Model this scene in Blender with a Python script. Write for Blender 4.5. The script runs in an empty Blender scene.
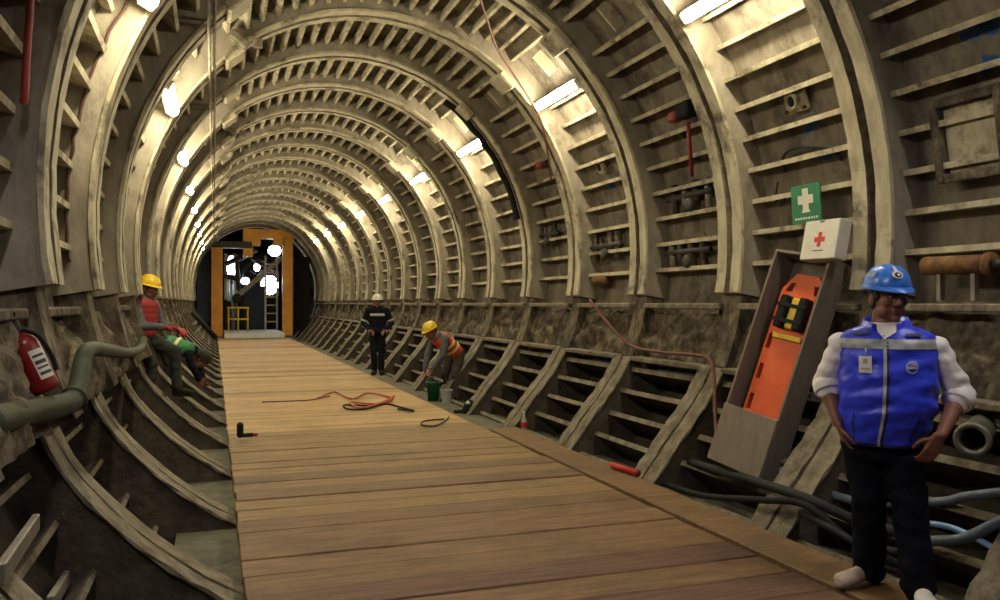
import bpy, bmesh, math, random
from mathutils import Vector, Matrix, noise
random.seed(7)
R = math.radians
PI = math.pi
scene = bpy.context.scene
COL = scene.collection

# ------------------------------------------------------------------ camera, world, exposure
CAM = Vector((0, 0, 1.5))
FPX = 820.0
cam_d = bpy.data.cameras.new('camera')
cam_d.sensor_width = 36.0
cam_d.lens = FPX / 1000 * 36.0
cam_d.clip_start = 0.05
cam = bpy.data.objects.new('camera', cam_d)
COL.objects.link(cam)
cam.location = CAM
FWD = Vector((0.32932, 0.94421, 0.00326)).normalized()
cam.rotation_euler = FWD.to_track_quat('-Z', 'Y').to_euler()
scene.camera = cam
RIGHT = FWD.cross(Vector((0, 0, 1))).normalized()
UPV = RIGHT.cross(FWD).normalized()

world = bpy.data.worlds.new('world')
scene.world = world
world.use_nodes = True
world.node_tree.nodes['Background'].inputs[0].default_value = (0.9, 0.85, 0.7, 1)
world.node_tree.nodes['Background'].inputs[1].default_value = 0.02
scene.view_settings.view_transform = 'Standard'
scene.view_settings.look = 'None'
scene.view_settings.gamma = 1.0
scene.view_settings.use_curve_mapping = False
scene.view_settings.exposure = -0.12
LAMP_STRENGTH = 112.0
LAMP_COL = (1.0, 0.895, 0.60)

# ------------------------------------------------------------------ pixel helpers (directions only)
def ray(px, py):
    return (FWD + RIGHT * ((px - 500) / FPX) + UPV * ((300 - py) / FPX))
def onY(px, py, Y):
    d = ray(px, py); return CAM + d * (Y / d.y)
def onX(px, py, X):
    d = ray(px, py); return CAM + d * (X / d.x)
def onZ(px, py, Z=0.0):
    d = ray(px, py); return CAM + d * ((Z - CAM.z) / d.z)

# ------------------------------------------------------------------ tunnel section
XC, ZC, EA, EB = 1.85, 2.09, 2.64, 2.85
S = 1.731
Y0 = 4.71
def ringY(k): return Y0 + S * k
def E(th, off=0.0):
    """point of the tunnel cross-section (x, z) at angle th (degrees, 0 = right springline)"""
    t = R(th)
    return XC + (EA + off) * math.cos(t), ZC + (EB + off) * math.sin(t)
def onE(px, py, off=0.3):
    """where the line of sight meets the lining surface"""
    d = ray(px, py); a, b = EA + off, EB + off
    ox, oz = CAM.x - XC, CAM.z - ZC
    A = (d.x / a) ** 2 + (d.z / b) ** 2
    B = 2 * (ox * d.x / a ** 2 + oz * d.z / b ** 2)
    C = (ox / a) ** 2 + (oz / b) ** 2 - 1
    t = (-B + math.sqrt(B * B - 4 * A * C)) / (2 * A)
    return CAM + d * t
def theta_of(p, off=0.3):
    return math.degrees(math.atan2((p.z - ZC) / (EB + off), (p.x - XC) / (EA + off)))

# ------------------------------------------------------------------ materials
def mat(name, c1, c2=None, rough=0.7, scale=6.0, stretch=(1, 1, 1), lo=0.35, hi=0.65, bump=0.15, bscale=None,
        metal=0.0, c3=None, s3=1.3, lo3=0.52, hi3=0.7, coords='pos', rnd=0.0, emit=None, spec=0.4, detail=5.0):
    m = bpy.data.materials.new(name); m.use_nodes = True
    nt = m.node_tree; N = nt.nodes; L = nt.links
    b = N['Principled BSDF']
    b.inputs['Roughness'].default_value = rough
    b.inputs['Metallic'].default_value = metal
    b.inputs['Specular IOR Level'].default_value = spec
    c2 = c2 or tuple(x * 0.75 for x in c1)
    if coords == 'pos':
        src = N.new('ShaderNodeNewGeometry').outputs['Position']
    else:
        src = N.new('ShaderNodeTexCoord').outputs['Object']
    mp = N.new('ShaderNodeMapping'); mp.inputs['Scale'].default_value = stretch
    L.new(src, mp.inputs['Vector'])
    n1 = N.new('ShaderNodeTexNoise'); n1.inputs['Scale'].default_value = scale; n1.inputs['Detail'].default_value = detail
    n1.inputs['Roughness'].default_value = 0.65
    L.new(mp.outputs[0], n1.inputs['Vector'])
    mr = N.new('ShaderNodeMapRange'); mr.inputs[1].default_value = lo; mr.inputs[2].default_value = hi
    L.new(n1.outputs['Fac'], mr.inputs[0])
    mx = N.new('ShaderNodeMix'); mx.data_type = 'RGBA'
    mx.inputs[6].default_value = (*c1, 1); mx.inputs[7].default_value = (*c2, 1)
    L.new(mr.outputs[0], mx.inputs[0])
    out = mx.outputs[2]
    if c3:
        n3 = N.new('ShaderNodeTexNoise'); n3.inputs['Scale'].default_value = s3; n3.inputs['Detail'].default_value = 6
        n3.inputs['Roughness'].default_value = 0.7
        L.new(src, n3.inputs['Vector'])
        m3 = N.new('ShaderNodeMapRange'); m3.inputs[1].default_value = lo3; m3.inputs[2].default_value = hi3
        L.new(n3.outputs['Fac'], m3.inputs[0])
        x3 = N.new('ShaderNodeMix'); x3.data_type = 'RGBA'; x3.inputs[7].default_value = (*c3, 1)
        L.new(m3.outputs[0], x3.inputs[0]); L.new(out, x3.inputs[6]); out = x3.outputs[2]
    if rnd:
        oi = N.new('ShaderNodeObjectInfo')
        hs = N.new('ShaderNodeHueSaturation')
        r1 = N.new('ShaderNodeMapRange'); r1.inputs[3].default_value = 1 - rnd; r1.inputs[4].default_value = 1 + rnd * 0.7
        L.new(oi.outputs['Random'], r1.inputs[0]); L.new(r1.outputs[0], hs.inputs['Value'])
        L.new(out, hs.inputs['Color']); out = hs.outputs[0]
    L.new(out, b.inputs['Base Color'])
    if bump:
        bn = N.new('ShaderNodeTexNoise'); bn.inputs['Scale'].default_value = bscale or scale * 3; bn.inputs['Detail'].default_value = 6
        L.new(mp.outputs[0], bn.inputs['Vector'])
        bp = N.new('ShaderNodeBump'); bp.inputs['Strength'].default_value = bump; bp.inputs['Distance'].default_value = 0.02
        L.new(bn.outputs['Fac'], bp.inputs['Height']); L.new(bp.outputs[0], b.inputs['Normal'])
    if emit:
        b.inputs['Emission Color'].default_value = (*emit[0], 1); b.inputs['Emission Strength'].default_value = emit[1]
    return m

M = {}
M['steel'] = mat('grimy_cream_steel', (0.47, 0.42, 0.30), (0.30, 0.26, 0.18), 0.75, 7, (1, 1, 0.35), 0.38, 0.66, 0.35, 30,
                 c3=(0.07, 0.052, 0.037), s3=2.6, lo3=0.51, hi3=0.67)
M['web_steel'] = mat('grey_brown_web', (0.30, 0.262, 0.205), (0.19, 0.16, 0.12), 0.8, 5, (1, 1, 0.5), 0.36, 0.66, 0.4, 22, c3=(0.07, 0.053, 0.04), s3=1.4, lo3=0.54, hi3=0.72)
M['groove'] = mat('dark_groove', (0.20, 0.165, 0.115), (0.09, 0.07, 0.05), 0.9, 12, bump=0.5)  # darker tone in the groove between the two lips
M['skin_steel'] = mat('lining_panel', (0.215, 0.182, 0.138), (0.105, 0.085, 0.066), 0.8, 5, (1, 1, 0.5), 0.36, 0.66, 0.4, 22,  # recessed panels kept darker than the lips: bay shade put into the colour
                      c3=(0.045, 0.034, 0.027), s3=1.5, lo3=0.5, hi3=0.66)
M['dirty'] = mat('shaded_dirty_grout', (0.165, 0.132, 0.088), (0.05, 0.038, 0.026), 0.9, 9, (1, 1, 0.6), 0.4, 0.6, 1.0, 22,  # real dirt plus the dimness of the low band put into the colour
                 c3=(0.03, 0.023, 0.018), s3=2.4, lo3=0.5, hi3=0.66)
M['lower_web'] = mat('shaded_muddy_web', (0.095, 0.075, 0.055), (0.045, 0.034, 0.025), 0.9, 5, (1, 1, 1), 0.35, 0.65, 0.7, 20)  # mud tone deepened: shade on the lower webs is put into the colour
M['lower_steel'] = mat('shaded_worn_lower_steel', (0.225, 0.192, 0.135), (0.105, 0.085, 0.058), 0.8, 9, (1, 1, 0.6), 0.38, 0.64, 0.6, 40,  # worn steel, with the weak light low down put into its colour
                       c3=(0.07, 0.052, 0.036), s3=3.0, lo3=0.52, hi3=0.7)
M['lower_skin'] = mat('shaded_lower_lining', (0.06, 0.047, 0.034), (0.028, 0.021, 0.016), 0.9, 5, (1, 1, 1), 0.35, 0.65, 0.7, 18)  # lower lining darkened: shade below the ledges is put into the colour
M['concrete'] = mat('invert_concrete', (0.16, 0.15, 0.105), (0.085, 0.077, 0.055), 0.85, 5, (1, 1, 1), 0.35, 0.65, 0.5, 25,
                    c3=(0.05, 0.042, 0.032), s3=1.7)
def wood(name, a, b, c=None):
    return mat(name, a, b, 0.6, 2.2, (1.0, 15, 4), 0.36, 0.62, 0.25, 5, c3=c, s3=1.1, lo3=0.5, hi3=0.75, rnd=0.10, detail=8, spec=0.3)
M['wood_far'] = wood('lightened_planks', (0.53, 0.345, 0.15), (0.33, 0.20, 0.083), (0.24, 0.15, 0.07))  # far planks lightened: brighter far light put into the colour
M['wood_mid'] = wood('dimmed_tan_planks', (0.315, 0.195, 0.083), (0.17, 0.10, 0.042), (0.105, 0.063, 0.03))
M['wood_near'] = wood('dimmed_reddish_planks', (0.225, 0.128, 0.062), (0.115, 0.063, 0.031), (0.07, 0.04, 0.023))
M['wood_red'] = wood('dimmed_damp_red_planks', (0.175, 0.087, 0.055), (0.085, 0.042, 0.028), (0.05, 0.026, 0.019))  # damp red wood, darkened further: dim near light put into the colour
M['wood_kerb'] = wood('kerb_timber', (0.25, 0.145, 0.068), (0.13, 0.073, 0.036), (0.075, 0.05, 0.033))
M['plywood'] = mat('grey_plywood', (0.235, 0.195, 0.15), (0.165, 0.135, 0.105), 0.75, 3, (6, 6, 0.7), 0.3, 0.7, 0.15, 9)
M['orange_pl'] = mat('orange_plastic', (0.78, 0.125, 0.025), (0.62, 0.085, 0.018), 0.45, 4, bump=0.03)
M['black'] = mat('black_rubber', (0.009, 0.009, 0.010), (0.015, 0.014, 0.013), 0.75, 12, bump=0.1, spec=0.2)
M['hose_grey'] = mat('dark_grey_hose', (0.02, 0.021, 0.024), (0.011, 0.011, 0.013), 0.7, 10, bump=0.1, spec=0.25)
M['hose_blue'] = mat('blue_grey_hose', (0.13, 0.17, 0.24), (0.07, 0.09, 0.13), 0.4, 8, bump=0.05)
M['hose_bright'] = mat('bright_blue_hose', (0.22, 0.36, 0.62), (0.16, 0.27, 0.5), 0.4, 8, bump=0.05)
M['green_pipe'] = mat('green_pipe', (0.038, 0.047, 0.025), (0.026, 0.031, 0.018), 0.7, 6, bump=0.25, c3=(0.05, 0.043, 0.028), s3=3)
M['red'] = mat('red_rubber', (0.28, 0.022, 0.016), (0.20, 0.018, 0.014), 0.5, 10, bump=0.05)
M['red_brown'] = mat('brown_red_cable', (0.07, 0.02, 0.013), (0.05, 0.016, 0.011), 0.6, 6, bump=0.1)
M['red_dull'] = mat('dull_red_hose', (0.13, 0.032, 0.02), (0.075, 0.025, 0.017), 0.6, 6, bump=0.1)
M['red_orange'] = mat('orange_red_cable', (0.52, 0.09, 0.03), (0.36, 0.06, 0.025), 0.5, 6, bump=0.05)
M['ext_red'] = mat('extinguisher_red', (0.19, 0.008, 0.009), (0.14, 0.008, 0.008), 0.3, 5, bump=0.02)
M['yellow'] = mat('yellow_plastic', (0.75, 0.50, 0.02), (0.65, 0.42, 0.02), 0.4, 5, bump=0.03)
M['white'] = mat('white_paint', (0.62, 0.60, 0.54), (0.52, 0.50, 0.44), 0.5, 5, bump=0.04)
M['white_cloth'] = mat('white_cotton', (0.84, 0.81, 0.84), (0.74, 0.71, 0.74), 0.85, 6, bump=0.12, bscale=30, coords='obj')  # flash brightness and cool tint put into the cotton's colour
M['blue_vest'] = mat('royal_blue_nylon', (0.035, 0.06, 0.80), (0.026, 0.045, 0.62), 0.36, 4, lo=0.3, hi=0.7, bump=0.45, bscale=11, coords='obj')
M['blue_dark'] = mat('navy_lining', (0.008, 0.012, 0.08), (0.006, 0.01, 0.06), 0.6, 6, bump=0.1, coords='obj')
M['blue_hat'] = mat('blue_helmet_plastic', (0.045, 0.19, 0.72), (0.04, 0.16, 0.64), 0.28, 4, bump=0.0, coords='obj')
M['silver'] = mat('reflective_silver', (0.42, 0.44, 0.47), (0.30, 0.31, 0.34), 0.4, 20, bump=0.1, coords='obj')
M['silver_yel'] = mat('reflective_yellow_stripe', (0.72, 0.70, 0.32), (0.55, 0.55, 0.28), 0.4, 20, bump=0.1)
M['jeans'] = mat('dark_denim', (0.008, 0.009, 0.016), (0.004, 0.005, 0.009), 0.9, 9, bump=0.3, bscale=30, coords='obj', spec=0.08)
M['skin'] = mat('brown_skin', (0.22, 0.092, 0.062), (0.17, 0.068, 0.045), 0.5, 8, bump=0.05, coords='obj')
M['hair'] = mat('black_hair', (0.01, 0.008, 0.007), (0.015, 0.012, 0.01), 0.6, 30, bump=0.4, coords='obj')
M['eye'] = mat('eye_white', (0.5, 0.46, 0.42), (0.46, 0.42, 0.4), 0.2, 5, bump=0)
M['shoe'] = mat('pale_suede_shoe', (0.52, 0.44, 0.37), (0.40, 0.33, 0.28), 0.8, 12, bump=0.2, coords='obj')
M['shoe_white'] = mat('white_shoe_leather', (0.72, 0.70, 0.68), (0.6, 0.58, 0.56), 0.6, 12, bump=0.1, coords='obj')
M['sole'] = mat('tan_sole', (0.30, 0.23, 0.17), (0.22, 0.17, 0.13), 0.8, 10, bump=0.1, coords='obj')
M['navy'] = mat('navy_coverall', (0.007, 0.008, 0.014), (0.011, 0.012, 0.019), 0.9, 8, bump=0.2, coords='obj', spec=0.1)
M['grey_shirt'] = mat('grey_cotton', (0.10, 0.105, 0.12), (0.07, 0.075, 0.085), 0.85, 8, bump=0.2, coords='obj')
M['work_trousers'] = mat('dull_green_trousers', (0.035, 0.037, 0.028), (0.022, 0.023, 0.018), 0.9, 8, bump=0.2, coords='obj')
M['brown_trousers'] = mat('brown_grey_trousers', (0.055, 0.043, 0.034), (0.035, 0.028, 0.022), 0.9, 8, bump=0.2, coords='obj')
M['hi_vis'] = mat('orange_red_vest', (0.75, 0.07, 0.025), (0.6, 0.05, 0.02), 0.7, 6, bump=0.1, coords='obj')
M['hi_red'] = mat('red_vest', (0.33, 0.028, 0.022), (0.25, 0.022, 0.018), 0.7, 6, bump=0.1, coords='obj')
M['hi_green'] = mat('green_vest', (0.025, 0.19, 0.055), (0.018, 0.13, 0.04), 0.7, 6, bump=0.1, coords='obj')
M['green_pl'] = mat('green_bucket_plastic', (0.012, 0.13, 0.05), (0.01, 0.09, 0.035), 0.5, 6, bump=0.03)
M['sign_green'] = mat('sign_green', (0.012, 0.16, 0.07), (0.01, 0.13, 0.055), 0.5, 5, bump=0.02)
M['red_mark'] = mat('red_print', (0.50, 0.015, 0.02), (0.42, 0.012, 0.016), 0.5, 5, bump=0)
M['rust'] = mat('rusty_orange_steel', (0.22, 0.10, 0.02), (0.07, 0.038, 0.018), 0.7, 9, bump=0.4)
M['gantry'] = mat('orange_gantry_paint', (0.80, 0.36, 0.045), (0.62, 0.25, 0.035), 0.5, 2, bump=0.1)
M['steel_dark'] = mat('dark_steel', (0.06, 0.055, 0.05), (0.035, 0.032, 0.03), 0.6, 8, metal=0.4, bump=0.2)
M['steel_light'] = mat('scuffed_galvanised', (0.28, 0.26, 0.22), (0.18, 0.165, 0.14), 0.5, 10, metal=0.5, bump=0.2)
M['tarp'] = mat('dark_blue_tarpaulin', (0.02, 0.035, 0.07), (0.012, 0.02, 0.04), 0.6, 4, bump=0.3)
M['sheet'] = mat('white_floor_sheet', (0.62, 0.63, 0.61), (0.5, 0.51, 0.5), 0.6, 4, bump=0.1)
M['blue_paint'] = mat('blue_spray_paint', (0.03, 0.12, 0.38), (0.05, 0.13, 0.30), 0.8, 30, bump=0)
M['glow'] = mat('lamp_diffuser', (0.9, 0.9, 0.85), (0.9, 0.9, 0.85), 0.4, 5, bump=0, emit=(LAMP_COL, LAMP_STRENGTH))
M['glow_cool'] = mat('added_lamp_diffuser', (0.9, 0.9, 0.9), (0.9, 0.9, 0.9), 0.4, 5, bump=0, emit=((1.0, 0.93, 0.86), LAMP_STRENGTH * 0.92))  # neutral tint for the unseen lamps added to light the foreground
M['flood'] = mat('floodlight_glass', (0.9, 0.9, 0.9), (0.9, 0.9, 0.9), 0.3, 5, bump=0, emit=((0.9, 0.95, 1.0), 22.0))
M['clear'] = mat('clear_plastic', (0.35, 0.36, 0.33), (0.3, 0.31, 0.28), 0.15, 6, bump=0.02)

# ------------------------------------------------------------------ mesh helpers
def new_mesh(name, verts, faces, m=None, smooth=False):
    me = bpy.data.meshes.new(name); me.from_pydata([tuple(v) for v in verts], [], faces); me.update()
    if m: me.materials.append(M[m] if isinstance(m, str) else m)
    if smooth:
        for p in me.polygons: p.use_smooth = True
    return me
def link(name, me, parent=None):
    o = bpy.data.objects.new(name, me); COL.objects.link(o)
    if parent is not None: o.parent = parent
    return o
def tag(o, label=None, cat=None, group=None, kind=None):
    if label: o['label'] = label
    if cat: o['category'] = cat
    if group: o['group'] = group
    if kind: o['kind'] = kind
    return o
def empty(name, loc=(0, 0, 0), rz=0.0, label=None, cat=None, group=None, kind=None):
    o = bpy.data.objects.new(name, None); COL.objects.link(o)
    o.location = loc; o.rotation_euler = (0, 0, rz); o.empty_display_size = 0.1
    return tag(o, label, cat, group, kind)

class MB:
    """collects shapes; build() links them as one mesh object"""
    def __init__(s): s.v = []; s.f = []; s.sm = []
    def add(s, verts, faces, smooth=False):
        n = len(s.v); s.v += [Vector(v) for v in verts]; s.f += [tuple(i + n for i in f) for f in faces]
        s.sm += [smooth] * len(faces); return s
    def box(s, c, size, rot=None, bev=0.0):
        x, y, z = (q / 2 for q in size)
        b = min(bev, x * 0.9, y * 0.9, z * 0.9)
        c = Vector(c)
        if b <= 0:
            vs = [Vector((i * x, j * y, k * z)) for i in (-1, 1) for j in (-1, 1) for k in (-1, 1)]
            fs = [(0, 1, 3, 2), (4, 6, 7, 5), (0, 4, 5, 1), (2, 3, 7, 6), (0, 2, 6, 4), (1, 5, 7, 3)]
        else:
            bm = bmesh.new(); bmesh.ops.create_cube(bm, size=1)
            for v in bm.verts: v.co = Vector((v.co.x * 2 * x, v.co.y * 2 * y, v.co.z * 2 * z))
            bmesh.ops.bevel(bm, geom=bm.edges[:], offset=b, segments=1, affect='EDGES')
            bm.verts.index_update(); vs = [v.co.copy() for v in bm.verts]; fs = [tuple(v.index for v in f.verts) for f in bm.faces]; bm.free()
        if rot is not None: vs = [rot @ v for v in vs]
        return s.add([c + v for v in vs], fs)
    def tube(s, pts, r, n=8, cap=True):
        pts = [Vector(p) for p in pts]; rs = r if isinstance(r, (list, tuple)) else [r] * len(pts)
        t0 = (pts[1] - pts[0]).normalized()
        a = t0.cross(Vector((0, 0, 1)));
        if a.length < 0.05: a = t0.cross(Vector((1, 0, 0)))
        a.normalize(); vs = []; fs = []
        for i, p in enumerate(pts):
            t = (pts[min(i + 1, len(pts) - 1)] - pts[max(i - 1, 0)]).normalized()
            a = (a - t * a.dot(t)).normalized(); b = t.cross(a)
            for j in range(n):
                w = 2 * PI * j / n; vs.append(p + (a * math.cos(w) + b * math.sin(w)) * rs[i])
        for i in range(len(pts) - 1):
            for j in range(n):
                fs.append((i * n + j, i * n + (j + 1) % n, (i + 1) * n + (j + 1) % n, (i + 1) * n + j))
        if cap: fs += [tuple(range(n - 1, -1, -1)), tuple((len(pts) - 1) * n + j for j in range(n))]
        return s.add(vs, fs, True)
    def lathe(s, prof, n=20, mtx=None, cap=True):
        vs = []; fs = []
        for r, z in prof:
            for j in range(n):
                w = 2 * PI * j / n; vs.append(Vector((r * math.cos(w), r * math.sin(w), z)))
        for i in range(len(prof) - 1):
            for j in range(n): fs.append((i * n + j, i * n + (j + 1) % n, (i + 1) * n + (j + 1) % n, (i + 1) * n + j))
        if cap: fs += [tuple(range(n - 1, -1, -1)), tuple((len(prof) - 1) * n + j for j in range(n))]
        if mtx is not None: vs = [mtx @ v for v in vs]
        return s.add(vs, fs, True)
    def poly(s, pts2, depth, mtx):
        """prism of a 2D outline (x,y) extruded along local z by depth"""
        n = len(pts2)
        vs = [mtx @ Vector((x, y, 0)) for x, y in pts2] + [mtx @ Vector((x, y, depth)) for x, y in pts2]
        fs = [tuple(range(n - 1, -1, -1)), tuple(range(n, 2 * n))] + [(i, (i + 1) % n, n + (i + 1) % n, n + i) for i in range(n)]
        return s.add(vs, fs)
    def mesh(s, name, m):
        me = bpy.data.meshes.new(name); me.from_pydata([tuple(v) for v in s.v], [], s.f); me.update()
        bm = bmesh.new(); bm.from_mesh(me); bmesh.ops.recalc_face_normals(bm, faces=bm.faces[:]); bm.to_mesh(me); bm.free()
        me.materials.append(M[m] if isinstance(m, str) else m)
        for p, q in zip(me.polygons, s.sm): p.use_smooth = q
        return me
    def build(s, name, m, parent=None): return link(name, s.mesh(name, m), parent)

def smooth_path(pts, n=6):
    pts = [Vector(p) for p in pts]; out = []
    for i in range(len(pts) - 1):
        p0, p1, p2, p3 = pts[max(i - 1, 0)], pts[i], pts[i + 1], pts[min(i + 2, len(pts) - 1)]
        for k in range(n):
            t = k / n
            out.append(0.5 * ((2 * p1) + (p2 - p0) * t + (2 * p0 - 5 * p1 + 4 * p2 - p3) * t * t + (3 * p1 - p0 - 3 * p2 + p3) * t ** 3))
    return out + [pts[-1]]
def axes(xa, za, loc):
    """matrix with local x along xa, local z along za"""
    x = Vector(xa).normalized(); z = Vector(za); z = (z - x * z.dot(x)).normalized(); y = z.cross(x)
    return Matrix.Translation(Vector(loc)) @ Matrix((x, y, z)).transposed().to_4x4()

# ------------------------------------------------------------------ the tunnel lining
K0, K1 = -3, 20
YA, YB = ringY(K0) - 0.9, ringY(K1) + 0.9
def shell(name, t0, t1, m, ya=YA, yb=YB, off=0.30, thick=0.10, step=3.0, parent=None):
    n = max(2, int(abs(t1 - t0) / step)); ny = int((yb - ya) / (S / 2)); vs = []; fs = []
    for j in range(ny + 1):
        y = ya + (yb - ya) * j / ny
        for o in (off, off + thick):
            for i in range(n + 1):
                x, z = E(t0 + (t1 - t0) * i / n, o); vs.append((x, y, z))
    W = 2 * (n + 1)
    for j in range(ny):
        for i in range(n):
            a = j * W + i; fs.append((a, a + 1, a + W + 1, a + W))
            a += n + 1; fs.append((a, a + W, a + W + 1, a + 1))
    me = new_mesh(name, vs, fs, m); o = link(name, me, parent); return o

wall_right = tag(shell('wall_right', -24, 50, 'skin_steel'), 'right side of the tunnel lining with steel ribs and shelves', kind='structure')
ceiling = tag(shell('ceiling', 50, 130, 'skin_steel'), 'arched tunnel roof lining with ribs and pockets', kind='structure')
wall_left = tag(shell('wall_left', 130, 204, 'skin_steel'), 'left side of the tunnel lining with steel ribs', kind='structure')
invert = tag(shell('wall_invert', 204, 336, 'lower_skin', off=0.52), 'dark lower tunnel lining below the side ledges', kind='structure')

# ribs: two lips with a groove between, on a web that reaches the skin
PROF = [(-0.18, 0), (-0.04, 0), (-0.03, 0.07), (0.03, 0.07), (0.04, 0), (0.18, 0), (0.18, 0.03), (0.16, 0.04), (0.16, 0.31), (-0.16, 0.31), (-0.16, 0.04), (-0.18, 0.03)]
def rib_mesh(name, t0, t1, m, seg=2.5, base=0.0, jit=0.004, prof=PROF, web=None):
    n = int(abs(t1 - t0) / seg); vs = []; fs = []; k = len(prof)
    for i in range(n + 1):
        th = t0 + (t1 - t0) * i / n
        for q, (y, o) in enumerate(prof):
            jo = random.uniform(-jit, jit) if o < 0.05 else 0
            x, z = E(th, (o + (base(th) if callable(base) else base) + jo) if o < 0.5 else o); vs.append((x, y + (random.uniform(-jit, jit) if o < 0.05 else 0), z))
    for i in range(n):
        for j in range(k):
            a, b = i * k + j, i * k + (j + 1) % k; fs.append((a, b, b + k, a + k))
    fs += [tuple(range(k)), tuple(n * k + j for j in range(k - 1, -1, -1))]
    me = new_mesh(name, vs, fs, m)
    bm = bmesh.new(); bm.from_mesh(me); bmesh.ops.recalc_face_normals(bm, faces=bm.faces[:]); bm.to_mesh(me); bm.free()
    if web:
        me.materials.append(M[web]); me.materials.append(M['groove'])
        for i in range(n):
            for j in (7, 8, 9): me.polygons[i * k + j].material_index = 1
            for j in (1, 2, 3): me.polygons[i * k + j].material_index = 2
    return me
rib_r = rib_mesh('rib', -10, 50, 'steel', web='web_steel'); rib_c = rib_mesh('rib', 50, 130, 'steel', base=0.03, web='web_steel'); rib_l = rib_mesh('rib', 130, 190, 'steel', web='web_steel')
PLOW = [(y * 1.1 if abs(y) > 0.05 else y * 0.45, (0.54 if o > 0.3 else o * 0.6)) for y, o in PROF]
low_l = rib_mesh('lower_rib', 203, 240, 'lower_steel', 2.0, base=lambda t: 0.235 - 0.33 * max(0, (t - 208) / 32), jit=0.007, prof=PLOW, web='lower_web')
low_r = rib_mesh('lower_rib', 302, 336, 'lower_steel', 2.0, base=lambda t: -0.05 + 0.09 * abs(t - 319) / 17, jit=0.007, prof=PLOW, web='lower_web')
PF = [(-0.13, 0.09), (0.13, 0.09), (0.13, 0.31), (-0.13, 0.31)]
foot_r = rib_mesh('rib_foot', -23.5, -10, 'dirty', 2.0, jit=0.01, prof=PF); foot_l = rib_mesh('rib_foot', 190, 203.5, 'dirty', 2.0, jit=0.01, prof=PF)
for k in range(K0, K1 + 1):
    y = ringY(k)
    for nm, me, par in (('rib', rib_r, wall_right), ('rib', rib_c, ceiling), ('rib', rib_l, wall_left), ('lower_rib', low_l, invert),
                        ('lower_rib', low_r, invert), ('rib_foot', foot_r, wall_right), ('rib_foot', foot_l, wall_left)):
        o = link(nm, me, par); o.location.y = y

# longitudinal stiffeners (shelves) in each bay
LEN = S - 0.315
def stiff_mesh(name, m, r0=0.14, th=0.026, lip=0.042, r1=0.31, web=None):
    b = MB(); hl = LEN / 2
    # local: x radial outward, y along tunnel, z circumferential
    # tapered plate: thick inner edge, thin root
    vs = [(r, y, z) for y in (-hl, hl) for r, z in ((r0, -lip / 2), (r0, lip / 2), (r0 + 0.02, lip / 2), (r1, th / 2), (r1, -th / 2), (r0 + 0.02, -lip / 2))]
    b.add(vs, [(5, 4, 3, 2, 1, 0), (6, 7, 8, 9, 10, 11)] + [(i, (i + 1) % 6, 6 + (i + 1) % 6, 6 + i) for i in range(6)])
    me = b.mesh(name, m)
    if web:
        me.materials.append(M[web])
        for i in (4, 5, 6): me.polygons[i].material_index = 1
    return me
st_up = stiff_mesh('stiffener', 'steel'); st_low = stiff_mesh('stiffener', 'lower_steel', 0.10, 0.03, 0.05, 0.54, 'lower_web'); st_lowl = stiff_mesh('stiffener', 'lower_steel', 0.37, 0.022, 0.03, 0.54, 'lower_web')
st_lamp = stiff_mesh('stiffener', 'steel', 0.21, 0.024, 0.036); st_roof = stiff_mesh('stiffener', 'steel', 0.14, 0.028, 0.04)
div_me = MB().box((0.235, 0, 0), (0.15, 0.03, 0.30)).mesh('divider', 'steel')
def place(name, me, th, y, par, jit=True):
    t = R(th); x, z = E(th, 0.0)
    nx, nz = math.cos(t) / EA, math.sin(t) / EB; ang = math.atan2(nz, nx)
    o = link(name, me, par); o.location = (x, y, z); o.rotation_euler = (0, -ang, 0)
    if jit: o.rotation_euler.z = random.uniform(-0.006, 0.006)
    return o
def far_stuff(name, me, ths, ks, par):
    vs = []; fs = []
    for k in ks:
        for th in ths:
            t = R(th); x, z = E(th); ang = math.atan2(math.sin(t) / EB, math.cos(t) / EA); c, s = math.cos(ang), math.sin(ang); n = len(vs)
            for v in me.vertices:
                p = v.co; vs.append((x + p.x * c - p.z * s, ringY(k) + S / 2 + p.y, z + p.x * s + p.z * c))
            fs += [tuple(i + n for i in f.vertices) for f in me.polygons]
    o = link(name, new_mesh(name, vs, fs, me.materials[0]), par); o['kind'] = 'stuff'
TH_R = [-4.5 + 5.4 * i for i in range(10)]; TH_C = [53.5 + 4.05 * i for i in range(19)]; TH_L = [135.5 + 5.4 * i for i in range(10)]
TH_LR = [-26.5, -31.5, -37, -42.5, -48]; TH_LL = [206.5, 211.5, 217, 222.5, 228]
for k in range(K0, K1):
    y = ringY(k) + S / 2
    if k >= -1:
        if k < 14:
            for th in TH_R:
                if k % 2 == 0 and 40 < th < 46: continue
                place('stiffener', st_lamp if th > 30 and k % 2 == 0 else st_up, th, y, wall_right)
            for th in TH_LR: place('stiffener', st_low, th, y, invert)
            for th in TH_LL: place('stiffener', st_lowl, th, y, invert)
        if k < 12:
            for th in TH_C: place('stiffener', st_lamp if (th < 64 or th > 124) and k % 2 == 0 else st_roof, th, y, ceiling)
        if k < 10:
            for th in TH_L:
                if k % 2 == 0 and 145 < th < 148: continue
                place('stiffener', st_lamp if k % 2 == 0 and th < 156 else st_up, th, y, wall_left)
        for th in (48.4,): place('divider', div_me, th, y + 0.1, wall_right, False)
far_stuff('far_stiffeners', st_up, TH_R, [-3, -2] + list(range(14, K1)), wall_right)
far_stuff('far_stiffeners', st_roof, TH_C, [-3, -2] + list(range(12, K1)), ceiling)
far_stuff('far_stiffeners', st_up, TH_L, [-3, -2] + list(range(10, K1)), wall_left)
far_stuff('far_stiffeners', st_low, TH_LR + TH_LL, list(range(14, K1)), invert)

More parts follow.
